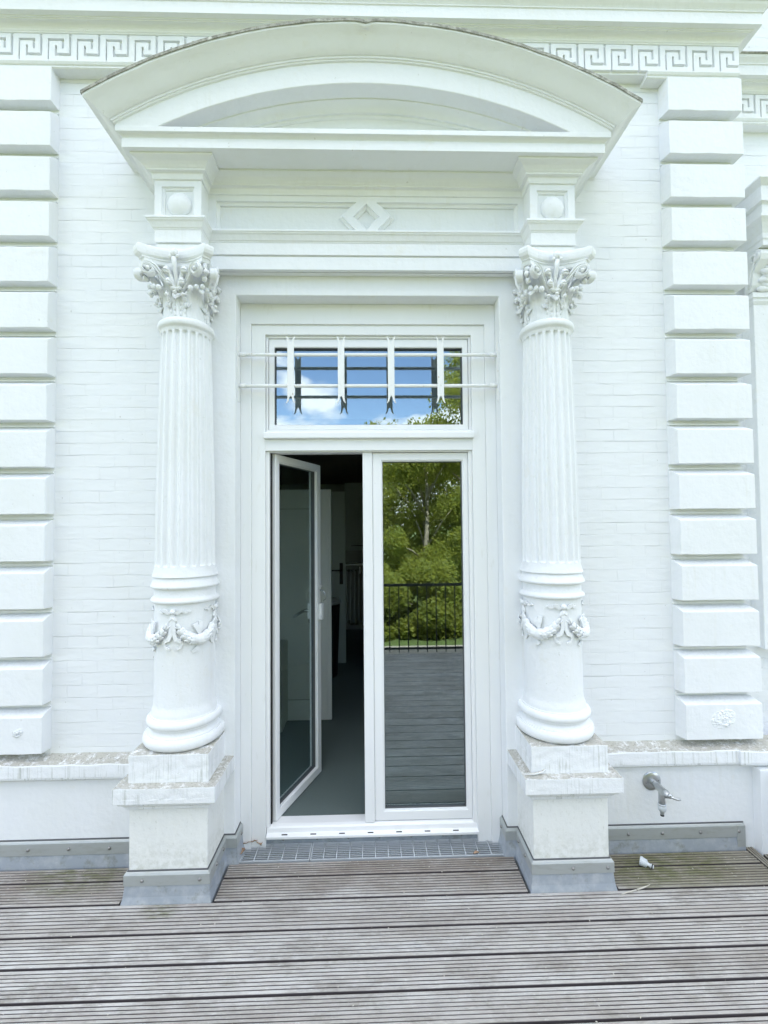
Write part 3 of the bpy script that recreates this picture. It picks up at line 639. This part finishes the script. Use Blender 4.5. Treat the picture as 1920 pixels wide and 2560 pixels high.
bm = BM(); frame(bm, -.5485, .5495, 2.3615, 2.8165, .003, .003, .003, .146, .18); obj('glazing_seal', bm, seal_shadow, tw)
bm = BM(); box(bm, -.546, .547, .164, .168, 2.364, 2.814); obj('pane', bm, glass, tw)
bm = BM(); prism(bm, [(.21, 2.2745), (.086, 2.2745), (.083, 2.279), (.083, 2.306), (.088, 2.313), (.125, 2.318), (.21, 2.318)], 'x', -.598, .600); obj('sill', bm, pvc, tw, bev=.002)
bm = BM(); frame(bm, -4.049, -2.261, .621, 2.949, .07, .07, .07, .15, .22); box(bm, -3.43, -3.37, .152, .218, .6915, 2.8785); sw = obj('added_window', bm, pvc, villa, bev=.004)  # unseen opening added to bring daylight into the room
for x0_, x1_ in ((-3.978, -3.4305), (-3.3695, -2.332)): bm = BM(); box(bm, x0_, x1_, .18, .184, .692, 2.878); obj('pane', bm, glass, sw)
# --- grille in front of it
bm = BM(); pts = lambda zz: [(-.7310, .055, zz), (-.6, .055, zz), (-.3, .055, zz), (0, .055, zz), (.3, .055, zz), (.6, .055, zz), (.7310, .055, zz)]
tube(bm, pts(2.742), .0096, 12); gr = obj('window_grille', bm, iron, villa)
bm = BM(); tube(bm, pts(2.565), .0096, 12); obj('crossbar', bm, iron, gr)
for s in (-1, 1):
    bm = BM(); box(bm, s * .7316, s * .7280, .030, .066, 2.475, 2.845); bmesh.ops.recalc_face_normals(bm, faces=bm.faces); br = obj('bracket', bm, iron, gr, bev=.001)
    for zz in (2.742, 2.565):
        bm = BM(); tube(bm, [(s * .728, .055, zz), (s * 0.690, .055, zz)], .0122, 12); obj('collar', bm, iron, gr)
for k, px in enumerate((-.437, -.155, .126, .405)):
    zt_, zb_ = 2.842, 2.462; bm = BM(); hw = .0185
    P = []
    def horn(sgn, ze, up_):
        # swallow-tail: two horns bending outward with a round notch between them
        return [(hw * sgn, ze - up_ * .050), (hw * sgn * .96, ze - up_ * .034), (hw * sgn * 1.12, ze - up_ * .015), (hw * sgn * 1.42, ze), (hw * sgn * 1.10, ze - up_ * .002), (hw * sgn * .62, ze - up_ * .014), (hw * sgn * .34, ze - up_ * .034)]
    a_ = horn(1, zt_, 1); b2 = horn(-1, zt_, 1); c_ = horn(-1, zb_, -1); d_ = horn(1, zb_, -1)
    poly = a_ + [(0, zt_ - .042)] + b2[::-1] + c_ + [(0, zb_ + .042)] + d_[::-1]
    prism(bm, [(px + x_, zz) for x_, zz in poly], 'y', .037, .0432); o = obj('upright', bm, iron, gr, bev=.0012)
    for zz in (2.742, 2.565):
        bm = BM(); blob(bm, (px, .0368, zz), (.004, 0, 0), (0, .0022, 0), (0, 0, .004)); obj('rivet', bm, iron, gr)
# --- door frame and leaves
bm = BM(); ushape(bm, .5945, 2.207, .574, 2.201, .124, .21, .09); df = obj('door_frame', bm, pvc, villa, bev=.0015)
bm = BM(); box(bm, -.574, -.566, .145, .16, .095, 2.200); obj('rubber_seal', bm, black, df)
def leafdoor(nm, x0, x1, wl, wr, label):
    bm = BM(); frame(bm, x0, x1, .098, 2.1985, wl, .052, .044, .143, .205, wr)
    o = obj(nm, bm, pvc, villa, bev=.004, label=label)
    g0 = x0 + wl, x1 - wr
    bm = BM(); frame(bm, g0[0] - .0005, g0[1] + .0005, .1495, 2.155, .006, .006, .006, .151, .198); obj('glazing_bead', bm, pvc, o, bev=.001)
    bm = BM(); frame(bm, g0[0] + .0055, g0[1] - .0055, .1555, 2.149, .003, .003, .003, .160, .19); obj('glazing_seal', bm, seal_shadow, o)
    bm = BM(); box(bm, g0[0] + .007, g0[1] - .007, .172, .1755, .157, 2.1475); obj('pane', bm, glass, o)
    return o
ld = leafdoor('door_leaf', .016, .5735, .052, .027, 'closed right leaf of the garden door')
bm = BM(); box(bm, -.041, .0155, .134, .20, .094, 2.2005); bmesh.ops.subdivide_edges(bm, edges=[], cuts=1); obj('meeting_stile', bm, pvc, ld, bev=.006, seg=3)
lo = leafdoor('door_leaf', -.5660, -.010, .040, .052, 'left leaf of the garden door, swung open into the room')
# handle on the room side of the open leaf
bm = BM(); box(bm, -.056, -.022, .2051, .217, 1.11, 1.25); obj('handle_plate', bm, chrome, lo, bev=.004)
bm = BM(); tube(bm, [(-.040, .215, 1.19), (-.040, .250, 1.19), (-.055, .262, 1.188), (-.10, .264, 1.180), (-.165, .262, 1.172)], [.011, .011, .011, .010, .009], 10); obj('handle', bm, chrome, lo)
bm = BM(); box(bm, -.052, -.012, .118, .1425, 1.135, 1.245); obj('latch_plate', bm, pvc, lo, bev=.006)
bm = BM(); tube(bm, [(-.030, .142, 1.335), (-.030, .112, 1.330), (-.030, .098, 1.305), (-.030, .100, 1.275), (-.030, .118, 1.262)], .0045, 8); obj('pull_ring', bm, chrome, lo)
bm = BM(); blob(bm, (-.012, .139, 1.36), (.007, 0, 0), (0, .007, 0), (0, 0, .011)); obj('latch_pin', bm, chrome, lo)
def swing(o, piv, ang):
    """turn a leaf and its children about a vertical axis by rotating the leaf object itself"""
    T = Matrix.Translation(piv) @ Matrix.Rotation(ang, 4, 'Z') @ Matrix.Translation(-Vector(piv)); o.matrix_basis = T
swing(lo, (-.566, .165, 0), R(69))
# threshold
bm = BM(); prism(bm, [(.215, .036), (.101, .036), (.100, .050), (.104, .053), (.124, .059), (.127, .082), (.133, .089), (.150, .0935), (.215, .0935)], 'x', -.592, .600); th = obj('threshold', bm, pvc, villa, bev=.002)
for k in range(7):
    bm = BM(); X = -.49 + .160 * k; box(bm, X - .016, X + .016, .1085, .1125, .0545, .0582); obj('drain_slot', bm, black, th)
bm = BM(); box(bm, -.73, .73, .128, .2, -.05, .0355); zf = obj('zinc_flashing', bm, zinc, villa)
for px in (-.50, -.31, -.135, .04, .22, .40, .505, -.66, .69):
    bm = BM(); blob(bm, (px, .127, .018), (.006, 0, 0), (0, .005, 0), (0, 0, .006)); obj('screw', bm, screwm, zf)

# --- hood over the window in the set-back wall at the far right: only its flank shows
hx = 2.335
bm = BM(); y0 = .085
sweep(bm, [(hx, .32), (hx, y0), (3.6, y0)], [(-.3, 3.60), (0, 3.60), (0, 3.655), (-.004, 3.657), (.002, 3.668), (.016, 3.672), (.016, 3.76), (.03, 3.775), (.045, 3.79), (.045, 3.80), (-.3, 3.86)])
hood = obj('window_hood', bm, paint, villa, bev=.002)
bm = BM(); sweep(bm, [(hx + .035, .32), (hx + .035, y0 + .04), (3.5, y0 + .06)], [(-.1, 3.44), (0, 3.44), (0, 3.47), (.006, 3.48), (.006, 3.51), (.014, 3.53), (.03, 3.56), (.05, 3.585), (.05, 3.5995), (-.1, 3.5995)]); obj('bed_moulding', bm, paint, hood)
bm = BM(); box(bm, hx + .065, hx + .26, .24, .35, 1.0, 3.195); obj('pilaster', bm, paint, hood, bev=.003)
bm = BM(); sweep(bm, [(hx + .065, .32), (hx + .065, .24), (hx + .26, .24)], [(0, 3.13), (.004, 3.135), (.012, 3.15), (.012, 3.165), (.02, 3.17), (.02, 3.20), (-.02, 3.20)]); obj('impost', bm, paint, hood)
bm = BM(); con = []
for (yy, zz) in ((.27, 3.20), (.235, 3.21), (.215, 3.24), (.205, 3.28), (.20, 3.31), (.175, 3.34), (.15, 3.37), (.14, 3.40), (.145, 3.425), (.165, 3.44), (.27, 3.44)): con.append((yy, zz))
prism(bm, con, 'x', hx + .035, hx + .17)
csl = obj('console', bm, carving, hood, bev=.004)
bm = BM(); pts = [(hx + .030, .235, 3.225), (hx + .030, .222, 3.27), (hx + .030, .212, 3.31)]
for i in range(30):
    u = i / 29; a_ = -.5 - u * 8.0; r_ = .036 * (1 - .8 * u); pts.append((hx + .030, .186 - r_ * math.cos(a_ + 1.2) * 1., 3.395 - r_ * math.sin(a_ + 1.2) * -1.))
tube(bm, pts, .007, 8); obj('scroll', bm, carving, csl)
bm = BM()
for i in range(7): blob(bm, (hx + .11 + .02 * (i % 2), .222 - .008 * i, 3.22 + .024 * i), (.04, 0, 0), (0, .016, .01), (0, -.01, .020), lump=.4)
obj('acanthus_leaf', bm, carving, csl, merge=False)

# ================================================================ the room behind the door
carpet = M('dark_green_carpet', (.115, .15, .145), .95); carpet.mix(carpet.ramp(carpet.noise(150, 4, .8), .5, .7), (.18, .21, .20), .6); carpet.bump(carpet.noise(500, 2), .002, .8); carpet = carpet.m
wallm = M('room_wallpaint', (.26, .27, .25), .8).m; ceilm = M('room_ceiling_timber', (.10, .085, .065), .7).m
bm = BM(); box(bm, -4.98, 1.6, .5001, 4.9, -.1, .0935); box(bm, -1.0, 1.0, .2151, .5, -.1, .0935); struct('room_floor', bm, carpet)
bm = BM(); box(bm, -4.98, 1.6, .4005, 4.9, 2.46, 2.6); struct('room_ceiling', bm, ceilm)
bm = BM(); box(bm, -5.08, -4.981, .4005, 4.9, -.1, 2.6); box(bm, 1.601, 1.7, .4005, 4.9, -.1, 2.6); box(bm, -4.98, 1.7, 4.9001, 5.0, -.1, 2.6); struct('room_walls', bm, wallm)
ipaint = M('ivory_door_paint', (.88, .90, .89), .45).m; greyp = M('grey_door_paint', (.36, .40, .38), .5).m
it = thing('interior_door', 'pale interior door leaf standing open behind the glass of the open garden door', 'door', (-.9, 1.5, .1))
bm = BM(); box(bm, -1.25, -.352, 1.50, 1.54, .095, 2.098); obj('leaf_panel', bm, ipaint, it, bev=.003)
bm = BM(); frame(bm, -1.16, -.445, .27, 1.93, .005, .005, .005, 1.4965, 1.502); obj('panel_moulding', bm, greyp, it)
bm = BM(); box(bm, -.385, -.372, 1.494, 1.50, .10, 2.094); obj('edge_rebate', bm, ipaint, it, bev=.002)
it = thing('interior_door', 'narrow grey interior door with a long black handle plate, in the dark room', 'door', (-.6, 3.1, .1))
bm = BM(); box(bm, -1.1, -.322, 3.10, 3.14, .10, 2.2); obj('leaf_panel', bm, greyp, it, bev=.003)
bm = BM(); box(bm, -.395, -.355, 3.088, 3.0995, 1.06, 1.32); hp = obj('handle_plate', bm, black, it, bev=.003)
bm = BM(); tube(bm, [(-.375, 3.09, 1.235), (-.375, 3.05, 1.235), (-.40, 3.04, 1.235), (-.50, 3.04, 1.232)], .008, 8); obj('lever', bm, black, hp)
rad = thing('radiator', 'column radiator under the wall cabinet at the back of the room', 'radiator', (-.1, 4.75, .1))
rm = M('old_radiator_enamel', (.34, .36, .34), .5).m
for k in range(9):
    X = -.40 + .065 * k; bm = BM(); tube(bm, [(X, 4.80, .22), (X, 4.72, .22), (X, 4.70, .26), (X, 4.70, 1.02), (X, 4.72, 1.07), (X, 4.80, 1.06)], .019, 8); obj('column', bm, rm, rad)
for zz in (.24, 1.05): bm = BM(); tube(bm, [(-.45, 4.78, zz), (.17, 4.78, zz)], .02, 8); obj('header_pipe', bm, rm, rad)
bm = BM(); box(bm, -.20, -.182, 4.672, 4.68, 1.02, 1.13); obj('vent_key', bm, ipaint, rad)
cab = thing('wall_cabinet', 'grey wall cabinet with a dark bar handle above the radiator', 'cabinet', (-.1, 4.7, 1.4))
bm = BM(); box(bm, -.41, .45, 4.45, 4.89, 1.40, 2.44); obj('carcass', bm, greyp, cab, bev=.004)
bm = BM(); box(bm, -.385, .12, 4.428, 4.4495, 1.425, 2.41); dr = obj('door', bm, greyp, cab, bev=.004)
bm = BM(); tube(bm, [(-.31, 4.43, 1.47), (-.305, 4.41, 1.47), (-.21, 4.405, 1.475), (-.115, 4.41, 1.47), (-.11, 4.43, 1.47)], .006, 8); obj('bar_handle', bm, black, dr)
sh = thing('shelf', 'thin shelf board on the back wall over the radiator', 'shelf', (-.1, 4.7, 1.15)); bm = BM(); box(bm, -.42, .45, 4.62, 4.89, 1.155, 1.175); obj('board', bm, ipaint, sh)
dc = thing('drawer_unit', 'small cream drawer unit seen through the open glass leaf', 'drawers', (-.93, 1.32, .1))
cream = M('cream_laminate', (.52, .54, .47), .5).m
bm = BM(); box(bm, -1.15, -.725, 1.22, 1.47, .12, .80); obj('carcass', bm, cream, dc, bev=.004)
for k in range(4):
    bm = BM(); box(bm, -1.14, -.80, 1.208, 1.2195, .15 + .155 * k, .29 + .155 * k); f_ = obj('drawer', bm, cream, dc, bev=.003)
    bm = BM(); box(bm, -.775, -.755, 1.2, 1.2195, .205 + .155 * k, .235 + .155 * k); obj('lock', bm, black, dc)
bin_ = thing('waste_bin', 'dark bin with pale lid rim beside the far interior door', 'bin', (-.55, 2.6, .1))
bm = BM(); lathe(bm, [(.1, .10), (.12, .11), (.9, .14), (.905, .13)], 24, (-.50, 2.65)); obj('body', bm, black, bin_)
bm = BM(); lathe(bm, [(.905, .145), (.93, .148), (.95, .13), (.96, .05)], 24, (-.50, 2.65)); obj('lid', bm, steel, bin_)

# ================================================================ deck
def plank(bm, x0, x1, y0, y1, z0=0., ribs=8, along='x'):
    """grooved board between y0 (near) and y1; profile runs across the board"""
    pr = []; wd = y1 - y0 - .011; a = y0 + .0055; p = wd / ribs
    pr.append((a, -.026)); pr.append((a, z0 - .0035))
    for k in range(ribs):
        s_ = a + k * p; g_ = p * .16
        if k == 0: pr.append((s_ + .0015, z0 - .0005))
        else: pr += [(s_ + g_ * .75, z0 - .0050), (s_ + g_, z0 - .0006)]
        pr.append((s_ + p * .5, z0))
        if k < ribs - 1: pr += [(s_ + p - g_, z0 - .0006), (s_ + p - g_ * .75, z0 - .0050)]
    pr += [(a + wd - .0015, z0 - .0005), (a + wd, z0 - .0035), (a + wd, -.026)]
    nseg = max(1, int((x1 - x0) / .12)); rnd = random.Random(int(y0 * 9999) + int(x0 * 77)); k0 = rnd.random() * 50
    rings = []
    for i in range(nseg + 1):
        X = x0 + (x1 - x0) * i / nseg
        dz = .0012 * noise.noise(Vector((X * 1.3, k0, 0))); dy = .0010 * noise.noise(Vector((X * 1.9, k0, 5)))
        rings.append([(X, q[0] + dy, q[1] + dz) if along == 'x' else (q[0], X, q[1]) for q in pr])
    loft(bm, rings, closed=True, caps=True)
bm = BM()
edges = [-.258, -.421, -.562, -.6955, -.822, -.955]
while edges[-1] > -3.4: edges.append(edges[-1] - .14)
for a_, b2 in zip(edges, edges[1:]): plank(bm, -5.4, 5.4, b2, a_)
for (x0, x1, top) in ((-.752, .752, -.014), (-5.4, -1.198, -.020), (1.198, 2.028, -.020)):
    plank(bm, x0, x1, -.115, top, ribs=6 if top > -.018 else 5); plank(bm, x0, x1, -.258, -.115)
plank(bm, -.258, .20, 2.031, 2.085, ribs=3, along='y'); plank(bm, -.258, .20, 2.087, 2.140, ribs=3, along='y')
box(bm, -5.4, 5.4, -3.44, -.012, -.12, -.045)
bmesh.ops.remove_doubles(bm, verts=bm.verts, dist=1e-6)
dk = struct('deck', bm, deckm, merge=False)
bm = BM(); box(bm, -5.4, 5.4, -3.46, .12, -.34, -.13); struct('deck_base', bm, soil)

bm = BM(); box(bm, -.73, .73, -.011, .127, -.12, -.075); o = obj('drain_channel', bm, chanm); o['kind'] = 'structure'
# gratings over the drainage channel
def grating(x0, x1, label):
    t_ = thing('floor_grating', label, 'grating', ((x0 + x1) / 2, .06, 0), 'gratings in front of the door sill')
    y0, y1 = -.008, .124
    bm = BM()
    for (a, b2, c_, d_) in ((x0, x1, y0, y0 + .005), (x0, x1, y1 - .005, y1), (x0, x0 + .005, y0 + .0051, y1 - .0051), (x1 - .005, x1, y0 + .0051, y1 - .0051)): box(bm, a, b2, c_, d_, -.022, .0)
    obj('rim', bm, steel, t_)
    n_ = 9; first = None
    for k in range(n_):
        yy = y0 + .0051 + (y1 - y0 - .010) * (k + .5) / n_
        if first is None: bm = BM(); box(bm, x0 + .0051, x1 - .0051, yy - .0012, yy + .0012, -.0065, -.0015); first = obj('bearing_bar', bm, steel, t_); f0 = yy
        else: o = first.copy(); COL.objects.link(o); o.parent = t_; o.location = (0, yy - f0, 0)
    n_ = max(2, round((x1 - x0) / .072)); first = None
    for k in range(1, n_):
        X = x0 + (x1 - x0) * k / n_
        if first is None: bm = BM(); tube(bm, [(X, y0 + .004, -.0012), (X, y1 - .004, -.0012)], .0024, 6); first = obj('cross_bar', bm, steel, t_); f0 = X
        else: o = first.copy(); COL.objects.link(o); o.parent = t_; o.location = (X - f0, 0, 0)
grating(-.706, -.337, 'short steel floor grating left of the joint, with the dry leaves at its end'); grating(-.333, .714, 'long steel floor grating in front of the door sill')

# ================================================================ loose things
tap = thing('garden_tap', 'chrome garden tap with round flange on the white plinth wall', 'tap', (1.527, 0, .369))
bm = BM()
def ylathe(bm, prof, cx_, cz_, n=28):
    loft(bm, [[(cx_ + r_ * math.cos(2 * math.pi * i / n), y, cz_ + r_ * math.sin(2 * math.pi * i / n)) for i in range(n)] for y, r_ in prof], smooth=True)
ylathe(bm, [(.001, .049), (-.005, .050), (-.009, .045), (-.012, .030), (-.013, .016)], 1.527, .369); fl = obj('flange', bm, chrome, tap); fl.modifiers.new('split', 'EDGE_SPLIT').split_angle = R(40)
for s in (-1, 1):
    bm = BM(); blob(bm, (1.527 + s * .034, -.011, .369 + s * .006), (.004, 0, 0), (0, .003, 0), (0, 0, .004)); obj('screw', bm, screwm, fl)
bm = BM(); ylathe(bm, [(-.012, .015), (-.030, .0155), (-.031, .0125), (-.042, .0125), (-.043, .0165), (-.055, .018), (-.105, .0185), (-.112, .020), (-.128, .020), (-.138, .015), (-.146, .010)], 1.527, .369); bd = obj('body', bm, chrome, tap); bd.modifiers.new('split', 'EDGE_SPLIT').split_angle = R(40)
bm = BM(); blob(bm, (1.532, -.148, .372), (.013, 0, 0), (0, .010, 0), (0, 0, .013)); tube(bm, [(1.532, -.150, .372), (1.545, -.158, .366), (1.562, -.164, .362), (1.575, -.166, .362)], [.007, .006, .0055, .004], 8); obj('handle', bm, chrome, tap)
bm = BM(); lathe(bm, [(.372, .014), (.345, .016), (.318, .0165), (.300, .0165)], 20, (1.527, -.088)); sp = obj('spout', bm, chrome, tap)
bm = BM(); lathe(bm, [(.3001, .019), (.292, .0195), (.291, .017), (.289, .0195), (.268, .0195), (.262, .016), (.260, .010), (.244, .009)], 20, (1.527, -.088)); obj('hose_coupling', bm, steel, sp)
bm = BM(); lathe(bm, [(.2439, .0095), (.236, .0095), (.234, .006)], 16, (1.527, -.088)); obj('rubber_ring', bm, black, sp)

hc = thing('hose_connector', 'light grey plastic hose connector lying on the mossy deck below the tap', 'hose connector', (1.42, -.12, .02))
lightp = M('pale_grey_plastic', (.62, .66, .68), .4).m
def axlathe(bm, p0, dirn, prof, n=20):
    dirn = Vector(dirn).normalized(); u = dirn.orthogonal().normalized(); v = dirn.cross(u); p0 = Vector(p0)
    loft(bm, [[p0 + dirn * t_ + u * (r_ * math.cos(2 * math.pi * i / n)) + v * (r_ * math.sin(2 * math.pi * i / n)) for i in range(n)] for t_, r_ in prof], smooth=False)
bm = BM(); axlathe(bm, (1.392, -.105, .022), (.72, -.62, -.10), [(0, .0165), (0, .0205), (.004, .0215), (.010, .0215), (.012, .0195), (.030, .0185), (.033, .012), (.036, .0085), (.048, .0085), (.049, .0105), (.053, .0105), (.054, .008), (.062, .008)], 14); obj('body', bm, lightp, hc)
bm = BM(); axlathe(bm, (1.392 + .72 * .0495, -.105 - .62 * .0495, .0166), (.72, -.62, -.10), [(.005, .0086), (.006, .0112), (.010, .0112), (.011, .0086)], 14); obj('rubber_ring', bm, black, hc)
stick = thing('wooden_stick', 'thin pale broken stick lying at the foot of the right pedestal', 'stick', (1.27, -.27, .005))
wm = M('bleached_twig', (.55, .52, .45), .8).m
bm = BM(); tube(bm, [(1.185, -.292, .003), (1.22, -.283, .005), (1.275, -.270, .0055)], [.0015, .003, .0036], 7); obj('twig', bm, wm, stick)
bm = BM(); tube(bm, [(1.277, -.2695, .0055), (1.32, -.258, .007), (1.358, -.246, .010)], [.0038, .0034, .001], 7); obj('split_end', bm, wm, stick)
bm = BM(); tube(bm, [(1.2751, -.27, .0055), (1.2769, -.2695, .0055)], .0042, 7); obj('dark_break', bm, black, stick)
lm = M('dry_leaf_brown', (.34, .23, .15), .8); lm.mix(lm.ramp(lm.noise(60, 4), .5, .7), (.50, .38, .28), .7); lm = lm.m
for (px, py, pz, sc_, rz, lab) in ((-.680, .112, .020, .054, .3, 'larger curled brown dry leaf in the corner left of the door sill'), (-.632, .118, .016, .036, 2.1, 'curled dry leaf right next to the larger one by the sill corner'), (-.712, .040, .012, .038, 1.2, 'small dry leaf against the zinc at the left end of the grating'), (.56, .004, .004, .017, .2, 'tiny pale leaf scrap on the right end of the long grating')):
    bm = BM(); n_ = 10; vs = []
    for i in range(n_ + 1):
        u = i / n_ * 2 - 1; row = []
        for j in range(7):
            v = j / 6 * 2 - 1; wv = (1 - abs(u) ** 2.2) * .62 * (.85 + .15 * math.sin(u * 13)); x_, y_ = u * sc_, v * wv * sc_; zz = sc_ * (.34 * v * v + .16 * math.sin(u * 2.4 + 1) + .16 * noise.noise(Vector((u * 2, v * 2, px * 9))))
            row.append(bm.verts.new((px + x_ * math.cos(rz) - y_ * math.sin(rz), py + x_ * math.sin(rz) * .8 + y_ * math.cos(rz), pz + max(-.008, zz * .8))))
        vs.append(row)
    for a_, b2 in zip(vs, vs[1:]):
        for j in range(6): bm.faces.new((a_[j], a_[j + 1], b2[j + 1], b2[j])).smooth = True
    o = obj('dry_leaf', bm, lm); o.modifiers.new('solid', 'SOLIDIFY').thickness = .0008; tag(o, lab, 'leaf', 'fallen dry leaves')
# crumbs of litter on the boards: nobody could count them
bm = BM(); rnd = random.Random(8)
for k in range(240):
    X, Y = rnd.uniform(-1.9, 2.0), rnd.uniform(-.95, -.02)
    if abs(abs(X) - XC) < .24 and Y > -.28: continue
    s_ = rnd.uniform(.0006, .0024) * (1.3 if rnd.random() < .08 else 1); a_ = rnd.random() * 3
    blob(bm, (X, Y, .0008), (s_ * math.cos(a_) * 1.8, s_ * math.sin(a_) * 1.8, 0), (-s_ * math.sin(a_) * .8, s_ * math.cos(a_) * .8, 0), (0, 0, s_ * .6))
o = obj('litter', bm, wm, merge=False); o['kind'] = 'stuff'; o['label'] = 'pale crumbs of bark and paint scattered over the deck boards'; o['category'] = 'litter'

# ================================================================ garden: stands behind the camera, shows in the panes
rail = thing('railing', 'dark iron railing along the garden edge of the deck, mirrored in the door pane', 'railing', (0, -3.46, 0))
im = M('black_iron', (.03, .03, .032), .5, .3).m
bm = BM(); box(bm, -5.4, 5.4, -3.475, -3.445, .93, .965); obj('handrail', bm, im, rail); bm = BM(); box(bm, -5.4, 5.4, -3.47, -3.45, .06, .085); obj('bottom_rail', bm, im, rail)
bal = None
for k in range(83):
    X = -5.35 + .13 * k
    if bal is None:
        bm = BM(); box(bm, X - .007, X + .007, -3.467, -3.453, .02, .93); bal = obj('baluster', bm, im, rail)
    else:
        o = bal.copy(); COL.objects.link(o); o.parent = rail; o.location = (.13 * k, 0, 0)
gm = M('lawn_grass', (.09, .135, .035), .9); gm.mix(gm.ramp(gm.noise(1.2, 6), .4, .7), (.12, .15, .045), .8); gm.bump(gm.noise(60, 3), .03, .8); gm = gm.m
bm = BM(); n_ = 24
bm.faces.new([bm.verts.new(p) for p in ((-900, -900, -.35), (900, -900, -.35), (900, 900, -.35), (-900, 900, -.35))]); struct('ground', bm, gm)
pm = M('pale_gravel', (.34, .31, .26), .9); pm.bump(pm.noise(90, 3), .01, .8); pm = pm.m
bm = BM(); box(bm, -30, 30, -5.0, -3.7, -.346, -.30); struct('path', bm, pm)
fol = M('leaf_green', (.15, .19, .035), .6, 0, .3); fol.mix(fol.ramp(fol.noise(2.5, 4, .6), .42, .66), (.26, .27, .06), .9); fol.mix(fol.ramp(fol.noise(14, 3, .6, loc=(5, 5, 5)), .5, .7), (.03, .06, .02), .8)
t = fol.t; trn = t.nodes.new('ShaderNodeBsdfTranslucent'); trn.inputs[0].default_value = (.52, .55, .10, 1); mi = t.nodes.new('ShaderNodeMixShader'); mi.inputs[0].default_value = .5
t.links.new(fol.b.outputs[0], mi.inputs[1]); t.links.new(trn.outputs[0], mi.inputs[2]); t.links.new(mi.outputs[0], t.nodes['Material Output'].inputs[0]); fol = fol.m
barkm = M('pale_bark', (.33, .29, .22), .8); barkm.mix(barkm.ramp(barkm.noise(9, 5, .7), .5, .65), (.10, .09, .07), .7); barkm = barkm.m
def crown_mesh(h, rx, seed, nl=15000, low=.25, ls=.08):
    rnd = random.Random(seed); vs, fs = [], []
    cl = []
    for k in range(34):
        u = rnd.random(); zz = h * (low + (1 - low) * u); rr = rx * math.sqrt(max(.05, 1 - (2 * u - .9) ** 2 * .8)) * math.sqrt(rnd.random()); a_ = rnd.random() * 6.283
        cl.append((rr * math.cos(a_), rr * math.sin(a_), zz, rx * rnd.uniform(.22, .42)))
    for k in range(nl):
        c_ = cl[rnd.randrange(len(cl))]; d_ = Vector((rnd.gauss(0, 1), rnd.gauss(0, 1), rnd.gauss(0, .7))).normalized() * c_[3] * rnd.random() ** .4
        p = Vector(c_[:3]) + d_; nrm = Vector((rnd.gauss(0, 1), rnd.gauss(0, 1), rnd.gauss(.4, 1))).normalized(); u_ = nrm.orthogonal().normalized(); v_ = nrm.cross(u_); s_ = ls * rnd.uniform(.6, 1.3)
        b0 = len(vs); vs += [p - u_ * s_, p + v_ * s_ * .5, p + u_ * s_, p - v_ * s_ * .5]; fs.append((b0, b0 + 1, b0 + 2, b0 + 3))
    me = bpy.data.meshes.new('crown'); me.from_pydata(vs, [], fs); me.materials.append(fol); return me, cl
def tree(x, y, h, rx, seed, label, name='tree', low=.25, cache={}):
    t_ = thing(name, label, 'tree', (x, y, -.35), 'trees behind the deck')
    key_ = (seed, h, rx, low)
    if key_ not in cache:
        me, cl = crown_mesh(h, rx, seed, low=low, nl=26000 if (seed < 4 or seed > 10) else 15000, ls=.045 if seed > 10 else (.055 if seed < 4 else .08))
        bm = BM(); tube(bm, [(0, 0, -.1), (.04, .02, h * .25), (-.03, .03, h * .5), (.02, 0, h * .85)], [h * .022, h * .018, h * .012, h * .004], 9)
        for c_ in cl[:16]:
            z0 = max(h * .18, c_[2] - rx * .8); tube(bm, [(0, 0, z0), (c_[0] * .5, c_[1] * .5, (z0 + c_[2]) / 2 + .1), c_[:3]], [h * .008, h * .005, h * .002], 6)
        mt = bpy.data.meshes.new('trunk'); bmesh.ops.recalc_face_normals(bm, faces=bm.faces); bm.to_mesh(mt); bm.free(); mt.materials.append(barkm); cache[key_] = (me, mt)
    me, mt = cache[key_]
    for nm, q in (('crown', me), ('trunk', mt)):
        o = bpy.data.objects.new(nm, q); COL.objects.link(o); o.parent = t_
    t_.rotation_euler.z = (x * 1.7) % 6.28; return t_
rows = [(1.75, -11.5, 5.0, 1.7, 1, 'pale-trunked tree mirrored in the middle of the door pane'), (3.75, -12.5, 8.2, 1.9, 2, 'tallest tree, mirrored in the right corner of the transom pane'), (-1.8, -12.5, 5.0, 2.0, 3, 'low bushy tree mirrored left of the pale trunk'), (-6, -12, 8.0, 2.4, 2, 'tree at the left end of the garden row'), (8.5, -12, 8.5, 2.4, 2, 'tree at the right end of the garden row')]
for x, y, h, rx, sd_, lab in rows: tree(x, y, h, rx, sd_, lab, low=.12)
for k, (x, y) in enumerate(((-9.5, -17), (-5.5, -18), (-2.2, -17), (.2, -15.5), (2.2, -15), (4.2, -17.5), (6.5, -17), (10.5, -18))):
    tree(x, y, 5.75 if -6 < x < 4 else 8.6, 2.3, 5 + k % 2, 'dense dark tree of the wood behind the front garden trees', low=.05)
for k, (x, y, h, rx) in enumerate(((1.15, -6.2, 1.15, .95), (2.5, -6.3, 1.0, .95), (-.2, -6.3, 1.2, .95), (-1.6, -6.3, 1.1, .95), (3.9, -6.3, 1.15, .95), (-3.1, -6.3, 1.1, .95))):
    t_ = tree(x, y, h, rx, 11 + k % 2, ['yellow-green bush mirrored low in the door pane', 'rounder bush right of the yellow-green one', 'dark bush left of the pane reflection', 'second bush to the left beyond the gravel path', 'bush at the right beyond the gravel path', 'bush at the far left beyond the gravel path'][k], 'bush', low=.02); t_['category'] = 'bush'; t_['group'] = 'bushes beyond the gravel path'
